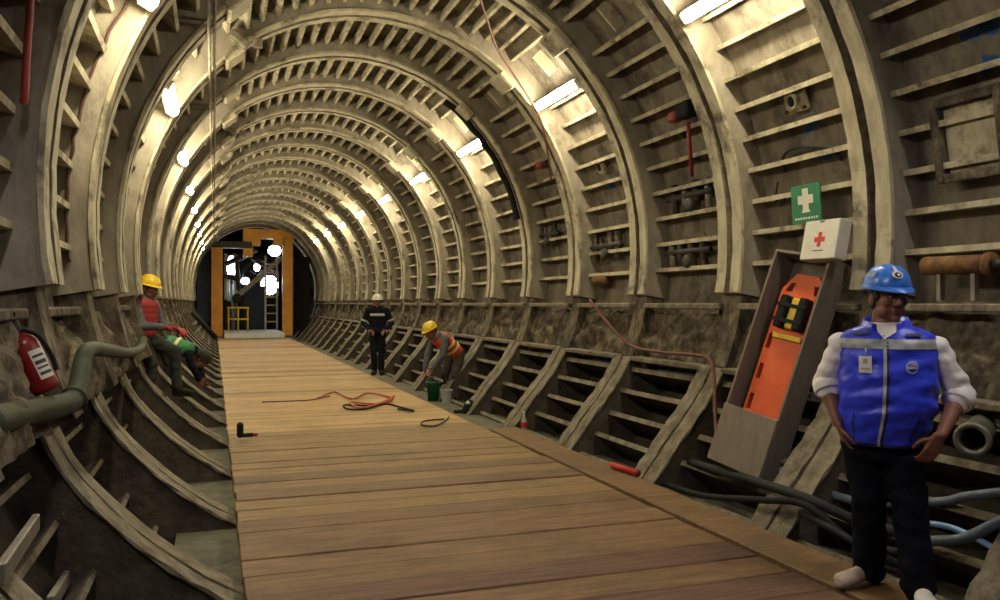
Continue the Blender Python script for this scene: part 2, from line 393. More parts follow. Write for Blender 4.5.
# lumpy grout band between upper and lower segments, with two ledge rails
def grout(name, t0, t1, par):
    n, ny = 20, 900; vs = []; fs = []
    for j in range(ny + 1):
        y = 1.0 + (YB - 1.0) * j / ny
        for i in range(n + 1):
            u = i / n; th = t0 + (t1 - t0) * u
            d = noise.noise(Vector((y * 3.1, u * 3.2, 7.3))) * 0.07 + noise.noise(Vector((y * 8, u * 3, 1.3))) * 0.045 + noise.noise(Vector((y * 19, u * 9, 5.3))) * 0.03 + 0.035 * abs(math.sin(y * PI / 0.19)) * (1 if u > 0.6 else 0.25)
            o = 0.24 - d - 0.06 * math.sin(PI * u)
            x, z = E(th, min(0.29, max(0.05, o))); vs.append((x, y, z))
    for j in range(ny):
        for i in range(n):
            a = j * (n + 1) + i; fs.append((a, a + 1, a + n + 2, a + n + 1))
    o = link(name, new_mesh(name, vs, fs, 'dirty', True), par); return o
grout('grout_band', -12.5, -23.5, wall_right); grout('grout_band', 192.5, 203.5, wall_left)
for th, par, zz, w in ((-12.2, wall_right, 'ledge_rail', 0.055), (192.2, wall_left, 'ledge_rail', 0.055), (-24.0, wall_right, 'lower_rail', 0.05)):
    for k in range(-1, K1):
        if par is wall_left and k % 3 == 1: continue
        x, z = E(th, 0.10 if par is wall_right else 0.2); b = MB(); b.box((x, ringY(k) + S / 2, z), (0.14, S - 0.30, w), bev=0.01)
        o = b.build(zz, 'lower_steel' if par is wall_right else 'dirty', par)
# joint plates where the roof segment meets the side segments
jp = MB().box((0.0, 0, 0), (0.10, 0.40, 0.26), bev=0.02).mesh('joint_plate', 'steel')
for k in range(-1, 17):
    place('joint_plate', jp, 51.5, ringY(k), ceiling); place('joint_plate', jp, 128.5, ringY(k), ceiling)
# dark grout plugs along the crown
pl = MB().box((0.27, 0, 0), (0.08, 0.16, 0.2), bev=0.02).mesh('grout_plug', 'black')
for k in range(2, 13):
    place('grout_plug', pl, 95 + random.choice((-3, 0, 2)), ringY(k) + 0.35, ceiling)
    if k % 2: place('grout_plug', pl, 74 + random.choice((-2, 0, 2)), ringY(k) + 0.5, ceiling)

# ------------------------------------------------------------------ floor fill and timber deck
fl = MB(); fl.box((1.85, (YA + 50) / 2, -0.24), (4.2, 50 - YA, 0.2)); floor = fl.build('floor', 'concrete'); tag(floor, 'grey concrete fill in the tunnel invert beside the deck', kind='structure')
deck = empty('timber_deck', (1.6, 20, 0), label='long walkway of crosswise timber planks down the tunnel', cat='deck')
def dchild(o):
    o.parent = deck; o.matrix_parent_inverse = Matrix.Translation((-1.6, -20, 0)); return o
plank_me = {}
for key in ('wood_far', 'wood_mid', 'wood_near', 'wood_red'):
    plank_me[key] = [MB().box((0, 0, 0), (2.9 + dx, 0.293, 0.05), bev=0.007).mesh('plank', key) for dx in (0, 0.008, 0.016)]
y = -1.2; i = 0
while y < 40:
    r = random.random()  # tone steps down towards the viewer: light falloff put into plank colour
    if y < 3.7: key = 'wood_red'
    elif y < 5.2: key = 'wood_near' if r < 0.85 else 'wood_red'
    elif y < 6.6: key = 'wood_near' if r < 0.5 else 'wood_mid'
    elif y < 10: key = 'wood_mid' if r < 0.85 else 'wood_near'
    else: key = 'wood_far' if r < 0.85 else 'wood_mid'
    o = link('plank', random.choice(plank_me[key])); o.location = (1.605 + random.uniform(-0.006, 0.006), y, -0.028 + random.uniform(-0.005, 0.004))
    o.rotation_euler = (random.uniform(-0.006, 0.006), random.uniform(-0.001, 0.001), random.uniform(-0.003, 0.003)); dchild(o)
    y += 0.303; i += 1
for (ya, yb) in ((-1.2, 2.2), (2.22, 5.6), (5.62, 9.3)):
    b = MB(); b.box((3.285, (ya + yb) / 2, -0.03), (0.345, yb - ya, 0.055), bev=0.008); dchild(b.build('kerb_plank', 'wood_kerb'))
for xx, y1 in ((0.35, 40), (1.6, 40), (2.9, 40), (3.28, 9.3)):
    b = MB(); b.box((xx, (y1 - 1.3) / 2, -0.1), (0.12, y1 + 1.3, 0.082)); dchild(b.build('bearer', 'wood_kerb'))
b = MB(); b.box((1.62, 38.0, 0.116), (2.42, 4.6, 0.22), bev=0.02); tag(b.build('covered_platform', 'sheet'), 'low white covered platform on the walkway under the orange gantry', 'platform')

# ------------------------------------------------------------------ fluorescent lamps
LM = {}
b = MB(); b.box((0.068, 0, 0), (0.03, 1.24, 0.10), bev=0.008); LM['h'] = b.mesh('housing', 'white')
b = MB(); b.lathe([(0.03, -0.60), (0.052, -0.585), (0.055, 0), (0.052, 0.585), (0.03, 0.60)], 14, Matrix.Rotation(PI / 2, 4, 'X')); LM['t'] = b.mesh('tube_diffuser', 'glow')
LM['e'] = MB().box((0.02, 0, 0), (0.12, 0.04, 0.11), bev=0.01).mesh('end_cap', 'white')
LM['b'] = MB().box((0.16, 0, 0), (0.16, 0.03, 0.03)).mesh('bracket', 'steel_light')
ORD = ['nearest', 'second', 'third', 'fourth', 'fifth', 'sixth', 'seventh', 'eighth', 'ninth']
LM['c'] = LM['t'].copy(); LM['c'].materials.clear(); LM['c'].materials.append(M['glow_cool'])
def lamp(side, k, lab):
    th = 41.0 if side > 0 else 148.5
    t = R(th); off = 0.03 if side > 0 else 0.02
    x, z = E(th, off); ang = math.atan2(math.sin(t) / EB, math.cos(t) / EA)
    r = empty('fluorescent_lamp', (x, ringY(k) + S / 2, z), label=lab, cat='lamp', group='fluorescent lamps along the tunnel walls')
    r.rotation_euler = (0, -ang, 0)
    for n, q, yy in (('housing', 'h', 0), ('tube_diffuser', 't' if k >= 0 else 'c', 0), ('end_cap', 'e', 0.62), ('end_cap', 'e', -0.62), ('bracket', 'b', 0.45), ('bracket', 'b', -0.45)):
        link(n, LM[q], r).location.y = yy
for side, nm in ((1, 'right'), (-1, 'left')):
    for i in range(9):
        o = 'nearest lit fluorescent lamp up on the %s tunnel wall' % nm if i == 0 else '%s lit fluorescent lamp down the %s tunnel wall, counted from the near end' % (ORD[i], nm)
        lamp(side, 2 * i, o)
    for j, k in enumerate((-2,)):  # unseen lamp pair added for light on the foreground
        lamp(side, k, 'fluorescent lamp on the %s wall beside the viewpoint, added out of frame to light the foreground' % nm)
# ------------------------------------------------------------------ far end: bulkhead, gantry and machinery
b = MB(); b.box((XC, 52.2, 2.2), (8, 0.3, 8)); tag(b.build('wall_far', 'steel_dark'), 'dark bulkhead closing the far end of the tunnel', kind='structure')
shell('far_lining', 0, 357, 'skin_steel', YB, 52.2, 0.34, 0.1, 6.0, ceiling)
GY = 38.0
g = empty('gantry', (1.6, GY, 0), label='orange painted steel portal gantry straddling the far end of the walkway', cat='gantry')
def gpart(name, c, size, m='gantry', par=g):
    b = MB(); b.box((c[0] - 1.6, c[1] - GY, c[2]), size, bev=0.02); return b.build(name, m, par)
gpart('leg', (0.12, GY, 1.965), (0.48, 0.5, 3.9)); gpart('leg', (3.12, GY, 2.215), (0.44, 0.5, 4.4))
gpart('cross_beam', (0.75, GY, 4.05), (1.7, 0.5, 0.3), 'steel_dark')
gpart('hanger_post', (1.42, GY, 4.15), (0.42, 0.45, 1.25)); gpart('top_beam', (2.4, GY, 4.55), (2.0, 0.5, 0.42))
gpart('corner_bracket', (2.75, GY - 0.05, 4.2), (0.5, 0.4, 0.3)); gpart('corner_bracket', (1.75, GY - 0.05, 4.2), (0.4, 0.4, 0.35))
def simple(name, m, label, cat, fn, group=None):
    b = MB(); fn(b); return tag(b.build(name, m), label, cat, group)
conv = empty('conveyor', (1.4, 40, 1.6), label='slanting grey conveyor boom rising to the right under the orange gantry', cat='conveyor')
def vch(b, name, m, par, loc): 
    o = b.build(name, m, par); o.matrix_parent_inverse = Matrix.Translation(-Vector(loc)); return o
p0, p1 = Vector((0.9, 40, 1.7)), Vector((3.0, 40, 3.6)); d = (p1 - p0)
b = MB(); b.box((p0 + p1) / 2, (d.length, 0.5, 0.22), Matrix.Rotation(-math.atan2(d.z, d.x), 3, 'Y')); vch(b, 'boom', 'steel_light', conv, (1.4, 40, 1.6))
b = MB(); b.tube([(1.0, 40.3, 1.7), (1.0, 39.7, 1.7)], 0.22, 12); vch(b, 'end_drum', 'steel_dark', conv, (1.4, 40, 1.6))
b = MB(); b.tube([(0.85, 40, 0.0), (0.85, 40, 1.6)], 0.09, 8); vch(b, 'support_leg', 'steel_light', conv, (1.4, 40, 1.6))
simple('tarpaulin', 'tarp', 'dark blue tarpaulin hanging under the orange gantry', 'tarpaulin', lambda b: [b.box((1.45 + 0.14 * i, 40.6 + 0.04 * (i % 2), 1.15), (0.15, 0.05, 2.3)) for i in range(7)])
simple('tarpaulin', 'tarp', 'dark blue tarpaulin hanging left of the orange gantry leg', 'tarpaulin', lambda b: [b.box((-0.62 + 0.13 * i, 38.3 + 0.04 * (i % 2), 2.2), (0.14, 0.05, 3.2)) for i in range(4)])
simple('tarpaulin', 'black', 'dark sheet hanging right of the orange gantry leg', 'tarpaulin', lambda b: [b.box((3.5 + 0.14 * i, 38.4 + 0.04 * (i % 2), 1.9), (0.15, 0.05, 3.4)) for i in range(5)])
lad = empty('ladder', (2.5, 39.2, 0.275), label='white ladder leaning beside the right gantry leg', cat='ladder')
for xx in (-0.26, 0.26):
    b = MB(); b.tube([(xx, 0, 0), (xx, 0.25, 3.4)], 0.045, 6); b.build('rail', 'white', lad)
for i in range(8):
    z = 0.35 + 0.38 * i; b = MB(); b.tube([(-0.26, 0.25 * z / 3.4, z), (0.26, 0.25 * z / 3.4, z)], 0.03, 6); b.build('rung', 'white', lad)
rl = empty('railing', (0.95, 37.6, 0.23), label='yellow safety railing beside the left gantry leg', cat='railing')
for z in (0.55, 1.05): b = MB(); b.tube([(-0.4, 0, z), (0.5, 0, z)], 0.045, 6); b.build('rail', 'yellow', rl)
for xx in (-0.35, 0.05, 0.45): b = MB(); b.tube([(xx, 0, 0), (xx, 0, 1.08)], 0.04, 6); b.build('post', 'yellow', rl)
def flood(x, y, z, w, h, lab):
    r = empty('floodlight', (x, y, z), label=lab, cat='floodlight', group='white floodlights beyond the gantry')
    mt = Matrix.Rotation(PI / 2, 4, 'X') @ Matrix.Diagonal((w / 2, h / 2, 1, 1))
    MB().lathe([(0.6, -0.14), (1.08, -0.1), (1.12, 0.0), (1.0, 0.01)], 20, mt).build('housing', 'steel_dark', r)
    MB().lathe([(0.98, 0.01), (0.8, 0.04), (0.3, 0.06)], 20, mt).build('glass', 'flood', r)
    MB().box((0, 0.16, -h / 2 - 0.1), (0.06, 0.06, 0.3)).build('bracket', 'steel_dark', r)
flood(0.78, 41, 3.2, 0.42, 1.1, 'tall white floodlight beside the left gantry leg'); flood(0.72, 41.5, 2.2, 0.45, 0.7, 'white floodlight low beside the left gantry leg')
flood(2.75, 40.9, 4.0, 0.62, 0.55, 'white floodlight up under the orange gantry top beam'); flood(1.95, 41.2, 3.2, 0.3, 0.4, 'small white floodlight in the middle of the gantry opening')
flood(2.55, 41.3, 2.35, 0.85, 0.95, 'large white floodlight behind the ladder'); flood(1.42, 41.4, 2.55, 0.4, 0.35, 'low white floodlight above the blue tarpaulin')
flood(-0.55, 40.5, 2.3, 0.12, 1.2, 'narrow white floodlight at the far left beyond the gantry')
for i, (x, y, z, w, h, lab) in enumerate(((0.78, 41.3, 2.75, 0.62, 2.2, 'added white plastic sheet filling the glare beside the left gantry leg'), (2.55, 41.6, 2.5, 0.9, 1.2, 'added white plastic sheet filling the glare behind the ladder'))):
    simple('glare_sheet', 'sheet', lab, 'sheet', lambda b: [b.box((x - w / 2 + w * (j + 0.5) / 5, y + 0.05 * (j % 2), z - 0.06 * (j % 3)), (w / 5 + 0.01, 0.03, h)) for j in range(5)])  # white sheets added to fill out the glare around the floodlights
mc = empty('machine', (1.75, 42.5, 0), label='dark tunnelling machine body with hoses behind the gantry', cat='machine')
MB().box((0, 0.8, 1.9), (2.6, 1.2, 3.8), bev=0.05).build('body', 'steel_dark', mc)
b = MB(); b.tube([(-0.4, -0.3, 3.0), (0.1, -0.4, 3.6), (0.7, -0.3, 3.9)], 0.2, 10); b.build('cylinder', 'steel_dark', mc)
b = MB(); b.tube(smooth_path([(-0.9, -0.2, 2.9), (-0.5, -0.3, 2.5), (-0.3, -0.3, 3.2), (0.2, -0.3, 2.9)]), 0.07, 8); b.build('hose', 'hose_bright', mc)
for p, q, rr in (((-1.25, -1.75, 3.3), (0.15, -1.8, 4.0), 0.11), ((-0.65, -1.75, 2.1), (-0.75, -1.75, 3.6), 0.09), ((-0.05, -1.75, 3.6), (0.95, -1.8, 3.1), 0.1), ((-1.3, -1.75, 2.75), (-0.55, -1.75, 2.65), 0.1)):
    b = MB(); b.tube([p, (Vector(p) + Vector(q)) / 2, q], [rr, rr * 1.4, rr], 8); b.build('arm', 'steel_dark', mc)
b = MB(); b.tube([(-0.7, -0.4, 0.3), (-0.7, -0.4, 2.3)], 0.07, 8); b.build('column', 'steel_light', mc)

# ------------------------------------------------------------------ cables and pipes along the lining
def ring_path(k, t0, t1, off, dy, n=24, wob=0.01):
    out = []
    for i in range(n + 1):
        x, z = E(t0 + (t1 - t0) * i / n, off); out.append(Vector((x + random.uniform(-wob, wob), ringY(k) + dy, z)))
    return out
def hose(name, m, label, cat, pts, r, n=8, path=True):
    b = MB(); b.tube(smooth_path(pts) if path else pts, r, n); return tag(b.build(name, m), label, cat)
hose('cable', 'red_dull', 'dull red cable running along the rib beside the second right lamp', 'cable', [onE(*q, -0.03) for q in ((478, -8), (487, 20), (497, 48), (512, 72), (527, 95), (540, 118), (547, 148), (551, 180))], 0.014)
hose('cable', 'red_brown', 'thin brownish red cable down the web beside the nearest left lamp', 'cable', ring_path(1, 142, 186, 0.16, -0.185), 0.011)
b = MB(); b.tube(smooth_path(ring_path(4, 58, 14, -0.035, 0.1, 14, 0.02)), 0.05, 8); tag(b.build('cable_bundle', 'black'), 'black cable bundle strapped along the rib beside the third right lamp', 'cable')
hose('hose', 'red', 'dark red hose hanging at the upper left edge of the picture', 'hose', [onY(31, -30, 4.32), onY(30, 5, 4.32), onY(27, 50, 4.33), onY(25, 92, 4.34), onY(23, 104, 4.35)], 0.018)
for dx, lab in ((0.0, 'dark conduit running along the left haunch of the roof'), (0.16, 'second dark conduit beside the one along the left roof haunch')):
    x, z = E(136.5 - dx * 10, -0.025)
    b = MB(); b.tube([(x, 3 + 2 * i, z + 0.012 * (i % 2)) for i in range(17)], 0.014, 6); tag(b.build('conduit', 'lower_steel'), lab, 'conduit')
for k, o in ((3, 'lit pale bracket box on the left roof haunch, nearest one'), (6, 'pale bracket box on the left roof haunch, farther one')):
    x, z = E(126, 0.06); b = MB(); b.box((x, ringY(k) - 0.28, z), (0.22, 0.16, 0.1), Matrix.Rotation(R(36), 3, 'Y'), 0.02); b.box((x + 0.2, ringY(k) - 0.28, z - 0.02), (0.1, 0.06, 0.1)); tag(b.build('bracket_box', 'lower_steel'), o, 'bracket')

# red hose along the lower right ledge
pts = [onX(590, 300, 4.42), onX(607, 322, 4.4), onX(630, 345, 4.36), onX(660, 352, 4.3), onX(695, 355, 4.25), onX(710, 360, 4.2), onX(714, 380, 4.1), onX(715, 410, 4.0), onX(717, 440, 3.9), onX(720, 462, 3.85)]
hose('hose', 'red_dull', 'dull red hose draped along the lower right ledge beside the stretcher box', 'hose', pts, 0.017)

# green pipe on the left
gp = [(-15, 424), (30, 412), (66, 404), (77, 392), (82, 365), (88, 350), (105, 350), (128, 353), (140, 349), (143, 340)]
gy = [3.6, 4.1, 4.45, 4.6, 4.75, 4.9, 5.6, 7.4, 8.3, 8.6]
pp = [onY(a, c, y) for (a, c), y in zip(gp, gy)]
gpipe = empty('green_pipe', pp[0], label='thick dull green flexible pipe bending along the left ledge', cat='pipe')
b = MB(); b.tube(smooth_path(pp, 8), [0.064 - 0.022 * min(1, i / 40) for i in range(len(smooth_path(pp, 8)))], 14); vch(b, 'pipe', 'green_pipe', gpipe, pp[0])
b = MB(); q = smooth_path(pp, 8); b.tube([q[20], q[21]], 0.066, 14); vch(b, 'coupling', 'green_pipe', gpipe, pp[0])

# fire extinguisher
e0, e1 = onY(47, 392, 4.3), onY(17, 332, 4.3)
L = (e1 - e0).length; zx = (e1 - e0).normalized()
ex = empty('fire_extinguisher', e0, label='red fire extinguisher with white label leaning on the left ledge', cat='extinguisher')
mx = axes(Vector((0.5, -1, 0.1)), Vector((0, 0, 1)), (0, 0, 0))
xa = (Vector((0.45, -1, 0)) - zx * Vector((0.45, -1, 0)).dot(zx)).normalized(); ya = zx.cross(xa)
mx = Matrix((xa, ya, zx)).transposed().to_4x4()
b = MB(); b.lathe([(0.05, 0), (0.062, 0.012), (0.064, 0.03), (0.064, L * 0.78), (0.058, L * 0.85), (0.035, L * 0.92), (0.02, L * 0.95), (0.02, L)], 24, mx); b.build('cylinder', 'ext_red', ex)
b = MB()
n = 10; vs = []; fs = []
for i in range(n + 1):
    a = R(-10 + 62 * i / n)
    for zz in (L * 0.2, L * 0.66): vs.append(mx @ Vector((0.0655 * math.cos(a), 0.0655 * math.sin(a), zz)))
fs = [(2 * i, 2 * i + 2, 2 * i + 3, 2 * i + 1) for i in range(n)]
lb = b.add(vs, fs, True).build('label_sheet', 'white', ex)
for zz, hh in ((0.26, 0.05), (0.36, 0.03), (0.43, 0.06), (0.54, 0.04)):
    b = MB(); vs = []
    for i in range(7):
        a = R(-4 + 50 * i / 6)
        for q in (zz * L, (zz + hh) * L): vs.append(mx @ Vector((0.0662 * math.cos(a), 0.0662 * math.sin(a), q)))
    b.add(vs, [(2 * i, 2 * i + 2, 2 * i + 3, 2 * i + 1) for i in range(6)], True); b.build('print_line', 'steel_dark', lb)
b = MB(); b.box(mx @ Vector((0, 0, L + 0.02)), (0.045, 0.045, 0.06), mx.to_3x3(), 0.006); b.build('valve', 'steel_dark', ex)
b = MB(); b.box(mx @ Vector((0.03, 0, L + 0.06)), (0.13, 0.022, 0.012), mx.to_3x3() @ Matrix.Rotation(R(-18), 3, 'Y'), 0.004); b.build('lever', 'black', ex)
b = MB(); b.tube(smooth_path([mx @ Vector(v) for v in ((0.02, 0.02, L), (0.05, 0.06, L - 0.05), (0.03, 0.08, L * 0.5), (0.02, 0.075, L * 0.25))]), 0.011, 8); b.build('hose', 'black', ex)

# ------------------------------------------------------------------ first-aid corner: box, spine board, sign, first-aid case
c0 = onY(753, 472, 5.42); c1 = onY(821, 262, 5.26)
zx = (c1 - c0).normalized(); HB = (c1 - c0).length
wa = Vector((0.30, -1, 0)); wa = (wa - zx * wa.dot(zx)).normalized()     # width axis, towards the camera side
na = wa.cross(zx).normalized()                                             # outward from the wall?
if na.x > 0: na = -na
BW, BD = 0.49, 0.25
tb = empty('stretcher_box', c0, label='open grey plywood box leaning on the right wall holding an orange board', cat='box')
def bl(w, n, z): return wa * w + na * n + zx * z
rotb = Matrix((wa, na, zx)).transposed()
def bpart(name, w, n, z, sw, sn, sz, m='plywood', par=tb, bev=0.004):
    b = MB(); b.box(bl(w, n, z), (sw, sn, sz), rotb, bev); return b.build(name, m, par)
bpart('back_panel', 0, -0.01, HB / 2, BW, 0.02, HB)
bpart('side_panel', -BW / 2, BD / 2, HB / 2, 0.022, BD, HB); bpart('side_panel', BW / 2, BD / 2, HB / 2, 0.022, BD, HB)
bpart('end_panel', 0, BD / 2, HB - 0.011, BW - 0.02, BD, 0.022); bpart('end_panel', 0, BD / 2, 0.011, BW - 0.02, BD, 0.022)
bpart('front_panel', 0, BD + 0.008, 0.22, BW + 0.02, 0.018, 0.46)
# spine board outline with hand holes, as a solid with real holes (grid of cells)
sb = empty('spine_board', c0 + bl(0.03, 0.07, 0.07), label='orange plastic spine board with hand holes standing in the plywood box', cat='stretcher')
SL = HB - 0.24
def half(t):  # half width along the length 0..1
    if t < 0.12: return 0.15 + 0.05 * (t / 0.12)
    if t > 0.9: return 0.2 - 0.1 * ((t - 0.9) / 0.1) ** 1.3
    return 0.2
NZ, NW = 60, 20
holes = [(0.25, 0.33), (0.42, 0.50), (0.58, 0.66), (0.72, 0.79)]
def is_hole(u, t):
    a = abs(u)
    if 0.72 < a < 0.88 and any(h0 < t < h1 for h0, h1 in holes): return True
    if t > 0.90 and t < 0.945 and 0.45 < a < 0.85: return True
    return False
b = MB(); cells = {}
bm_v = {}; vs = []; fs = []
def vid(i, j, s):
    key = (i, j, s)
    if key not in bm_v:
        t = i / NZ; u = -1 + 2 * j / NW; bm_v[key] = len(vs); vs.append(bl(u * half(t), 0.02 + (0.045 if s else 0.0), 0.02 + t * SL) - bl(0, 0, 0))
    return bm_v[key]
solid = lambda i, j: 0 <= i < NZ and 0 <= j < NW and not is_hole(-1 + 2 * (j + 0.5) / NW, (i + 0.5) / NZ)
for i in range(NZ):
    for j in range(NW):
        if not solid(i, j): continue
        fs.append((vid(i, j, 1), vid(i, j + 1, 1), vid(i + 1, j + 1, 1), vid(i + 1, j, 1)))
        fs.append((vid(i, j, 0), vid(i + 1, j, 0), vid(i + 1, j + 1, 0), vid(i, j + 1, 0)))
        for di, dj, q in ((-1, 0, ((i, j), (i, j + 1))), (1, 0, ((i + 1, j + 1), (i + 1, j))), (0, -1, ((i + 1, j), (i, j))), (0, 1, ((i, j + 1), (i + 1, j + 1)))):
            if not solid(i + di, j + dj):
                a, c = q; fs.append((vid(*a, 0), vid(*c, 0), vid(*c, 1), vid(*a, 1)))
b.add(vs, fs); b.build('board', 'orange_pl', sb)
hz = SL * 0.80
def spart(name, w, n, z, sw, sn, sz, m, par=sb, bev=0.012):
    b = MB(); b.box(bl(w, n, z), (sw, sn, sz), rotb, bev); return b.build(name, m, par)
spart('head_block', -0.085, 0.11, hz, 0.075, 0.09, 0.26, 'black'); spart('head_block', 0.085, 0.11, hz, 0.075, 0.09, 0.26, 'black')
spart('head_pad', 0, 0.09, hz, 0.09, 0.05, 0.25, 'yellow'); spart('strap', 0, 0.085, hz - 0.19, 0.26, 0.025, 0.04, 'yellow', bev=0.005)
spart('strap', 0, 0.155, hz + 0.05, 0.26, 0.012, 0.03, 'black', bev=0.003); spart('strap', 0, 0.155, hz - 0.07, 0.26, 0.012, 0.03, 'black', bev=0.003)

# plaques facing the deck
def plaque(name, corners, thick, m, label, cat):
    """box whose front face spans the four points tl, tr, bl, br"""
    tl, tr, b_l, br = corners; c = (tl + tr + b_l + br) / 4
    xa = ((tr - tl) + (br - b_l)).normalized(); za = ((tl - b_l) + (tr - br)); za = (za - xa * za.dot(xa)).normalized(); nn = xa.cross(za)  # away from viewer?
    if nn.dot(CAM - c) < 0: nn = -nn
    W = ((tr - tl).length + (br - b_l).length) / 2; H = ((tl - b_l).length + (tr - br).length) / 2
    r = empty(name, c - za * H / 2 - nn * thick, label=label, cat=cat)
    r['W'] = W; r['H'] = H
    rot = Matrix((xa, nn, za)).transposed(); base = za * H / 2 + nn * thick
    def add(nm, x, z, w, h, mm, n0=0.0, t=thick, par=r, bev=0.003):
        b = MB(); b.box(base + xa * x + za * z + nn * (n0 - t / 2), (w, t, h), rot, bev); return b.build(nm, mm, par)
    def prism(nm, pts, mm, n0=0.001, par=r):
        b = MB(); mt = Matrix((xa, za, nn)).transposed().to_4x4(); mt.translation = base
        b.poly(pts, n0, mt); return b.build(nm, mm, par)
    return r, W, H, add, prism
def cross2(cx, cz, s, w):
    h = w / 2
    return [(cx - h, cz - s), (cx + h, cz - s), (cx + h, cz - h), (cx + s, cz - h), (cx + s, cz + h), (cx + h, cz + h), (cx + h, cz + s), (cx - h, cz + s), (cx - h, cz + h), (cx - s, cz + h), (cx - s, cz - h), (cx - h, cz - h)]
YS = 5.55
cs = [onX(792, 187, 4.53), onX(821, 182, 4.53), onX(791, 226, 4.55), onX(820, 221, 4.55)]
r, W, H, add, prism = plaque('first_aid_sign', cs, 0.012, 'sign_green', 'green first aid sign with white cross on the right wall', 'sign')
add('plate', 0, 0, W, H, 'sign_green')
prism('cross', cross2(0, 0.08 * H / 0.3 * 0.45, W * 0.26, W * 0.2), 'white', 0.0015)
prism('hand_symbol', [(-W * 0.15, -H * 0.21), (W * 0.15, -H * 0.21), (W * 0.1, -H * 0.13), (-W * 0.1, -H * 0.13)], 'white', 0.0015)
for i in range(9): add('letter', -W * 0.36 + i * W * 0.09, -H * 0.36, W * 0.055, H * 0.055, 'white', 0.0015, 0.002, bev=0)
cs = [onX(806, 222, 4.30), onX(841, 217.5, 4.30), onX(799, 260, 4.24), onX(834, 258, 4.24)]
r, W, H, add, prism = plaque('first_aid_case', cs, 0.11, 'white', 'white first aid case with red cross on top of the plywood box', 'first aid case')
add('case', 0, 0, W, H, 'white', 0, 0.11, bev=0.006); prism('cross', cross2(0, -0.0, W * 0.15, W * 0.10), 'red_mark', 0.0015)
add('small_print', 0, -H * 0.28, W * 0.3, H * 0.025, 'steel_dark', 0.001, 0.002, bev=0)
add('latch', 0, H * 0.47, W * 0.12, 0.02, 'steel_light', 0.006, 0.01)

# ------------------------------------------------------------------ fittings on the right lining
p = onE(796, 100, 0.24); t = theta_of(p, 0.24)
def lining_frame(p, off):
    th = R(theta_of(p, off)); nx = Vector((-math.cos(th) / EA, 0, -math.sin(th) / EB)).normalized()   # into the tunnel
    up = Vector((0, 1, 0)).cross(nx).normalized()
    if up.z < 0: up = -up
    return nx, up
nx, up = lining_frame(p, 0.24); rot = Matrix((Vector((0, 1, 0)), up, nx)).transposed(); mt = rot.to_4x4()
gf = empty('grout_valve', p, label='square flanged valve port on the wall under the nearest right lamp', cat='valve')
b = MB(); b.box((0, 0, -0.02), (0.24, 0.2, 0.05), rot, 0.015); 
b = MB(); b.box(rot @ Vector((0, 0, 0.0)), (0.26, 0.2, 0.05), rot, 0.02); b.build('flange', 'steel', gf)
b = MB(); b.lathe([(0.05, 0.0), (0.07, 0.01), (0.075, 0.06), (0.05, 0.065), (0.045, 0.03)], 16, mt); b.build('collar', 'steel', gf)
b = MB(); b.lathe([(0.045, 0.0), (0.045, 0.05)], 14, mt); b.build('plug', 'black', gf)
for sx, sy in ((1, 1), (1, -1), (-1, 1), (-1, -1)):
    b = MB(); b.lathe([(0.018, 0.02), (0.018, 0.05), (0.01, 0.055)], 6, Matrix.Translation(rot @ Vector((sx * 0.105, sy * 0.075, 0))) @ mt); b.build('bolt', 'steel_dark', gf)
# spray-painted marks: short strokes lying on the lining
def paint(px, py, w, h, n=15):
    p = onE(px, py, 0.296); nx, up = lining_frame(p, 0.296); b = MB(); ay = Vector((0, -1, 0))
    rr = random.Random(int(px * 7 + py))
    pts = [p + ay * (w * (-0.5 + i / (n - 1))) + up * (h * rr.uniform(-0.5, 0.5)) for i in range(n)]
    for i in range(n - 1):
        d = (pts[i + 1] - pts[i]); s = d.cross(nx).normalized() * 0.022
        b.add([pts[i] - s + nx * 0.004, pts[i + 1] - s + nx * 0.004, pts[i + 1] + s + nx * 0.004, pts[i] + s + nx * 0.004], [(0, 1, 2, 3)])
    me = b.mesh('paint_mark', 'blue_paint'); o = link('paint_mark', me, wall_right); o['label'] = 'scribbled blue paint mark on the steel'
for a in ((812, 126, 0.22, 0.1), (822, 156, 0.22, 0.1), (980, 30, 0.26, 0.12), (992, 62, 0.16, 0.12), (683, 134, 0.1, 0.12), (696, 157, 0.12, 0.12), (612, 184, 0.1, 0.14)): paint(*a)
# black hose loops
hose('hose', 'black', 'black looped hose hanging on the wall beside the blue paint marks', 'hose', [onE(*q, 0.2) for q in ((785, 172), (783, 158), (792, 149), (812, 147), (832, 150), (842, 160))], 0.014)
hose('hose', 'black', 'thin black hose hook hanging left of the green sign', 'hose', [onE(*q, 0.16) for q in ((778, 182), (776, 198), (780, 206), (786, 197))], 0.008)
# red valve and rod between the second and third ribs
p = onE(682, 112, 0.15)
rv = empty('red_valve', p, label='dark box with red end and red rod hanging below it on the right wall', cat='valve')
MB().box((0, -0.08, 0), (0.14, 0.22, 0.15), bev=0.02).build('box', 'black', rv); MB().box((-0.02, 0.09, -0.03), (0.12, 0.12, 0.11), bev=0.02).build('end_cap', 'red', rv)
q0, q1 = onE(688, 122, 0.09), onE(692, 176, 0.09)
b = MB(); b.tube([q0 - p, q1 - p], 0.02, 8); b.build('rod', 'red', rv)
p = onE(541, 165, 0.15); rv = empty('red_valve', p, label='small red cap on the wall left of the rib under the second right lamp', cat='valve')
MB().box((0, 0, 0), (0.12, 0.16, 0.12), bev=0.03).build('end_cap', 'red', rv); MB().box((0.04, -0.14, 0), (0.1, 0.14, 0.12), bev=0.02).build('box', 'black', rv)
p = onE(601, 167, 0.24); gv = empty('grout_port', p, label='round dark port on the wall under the second right lamp', cat='valve')
nx, up = lining_frame(p, 0.24); mt = Matrix((Vector((0, 1, 0)), up, nx)).transposed().to_4x4()
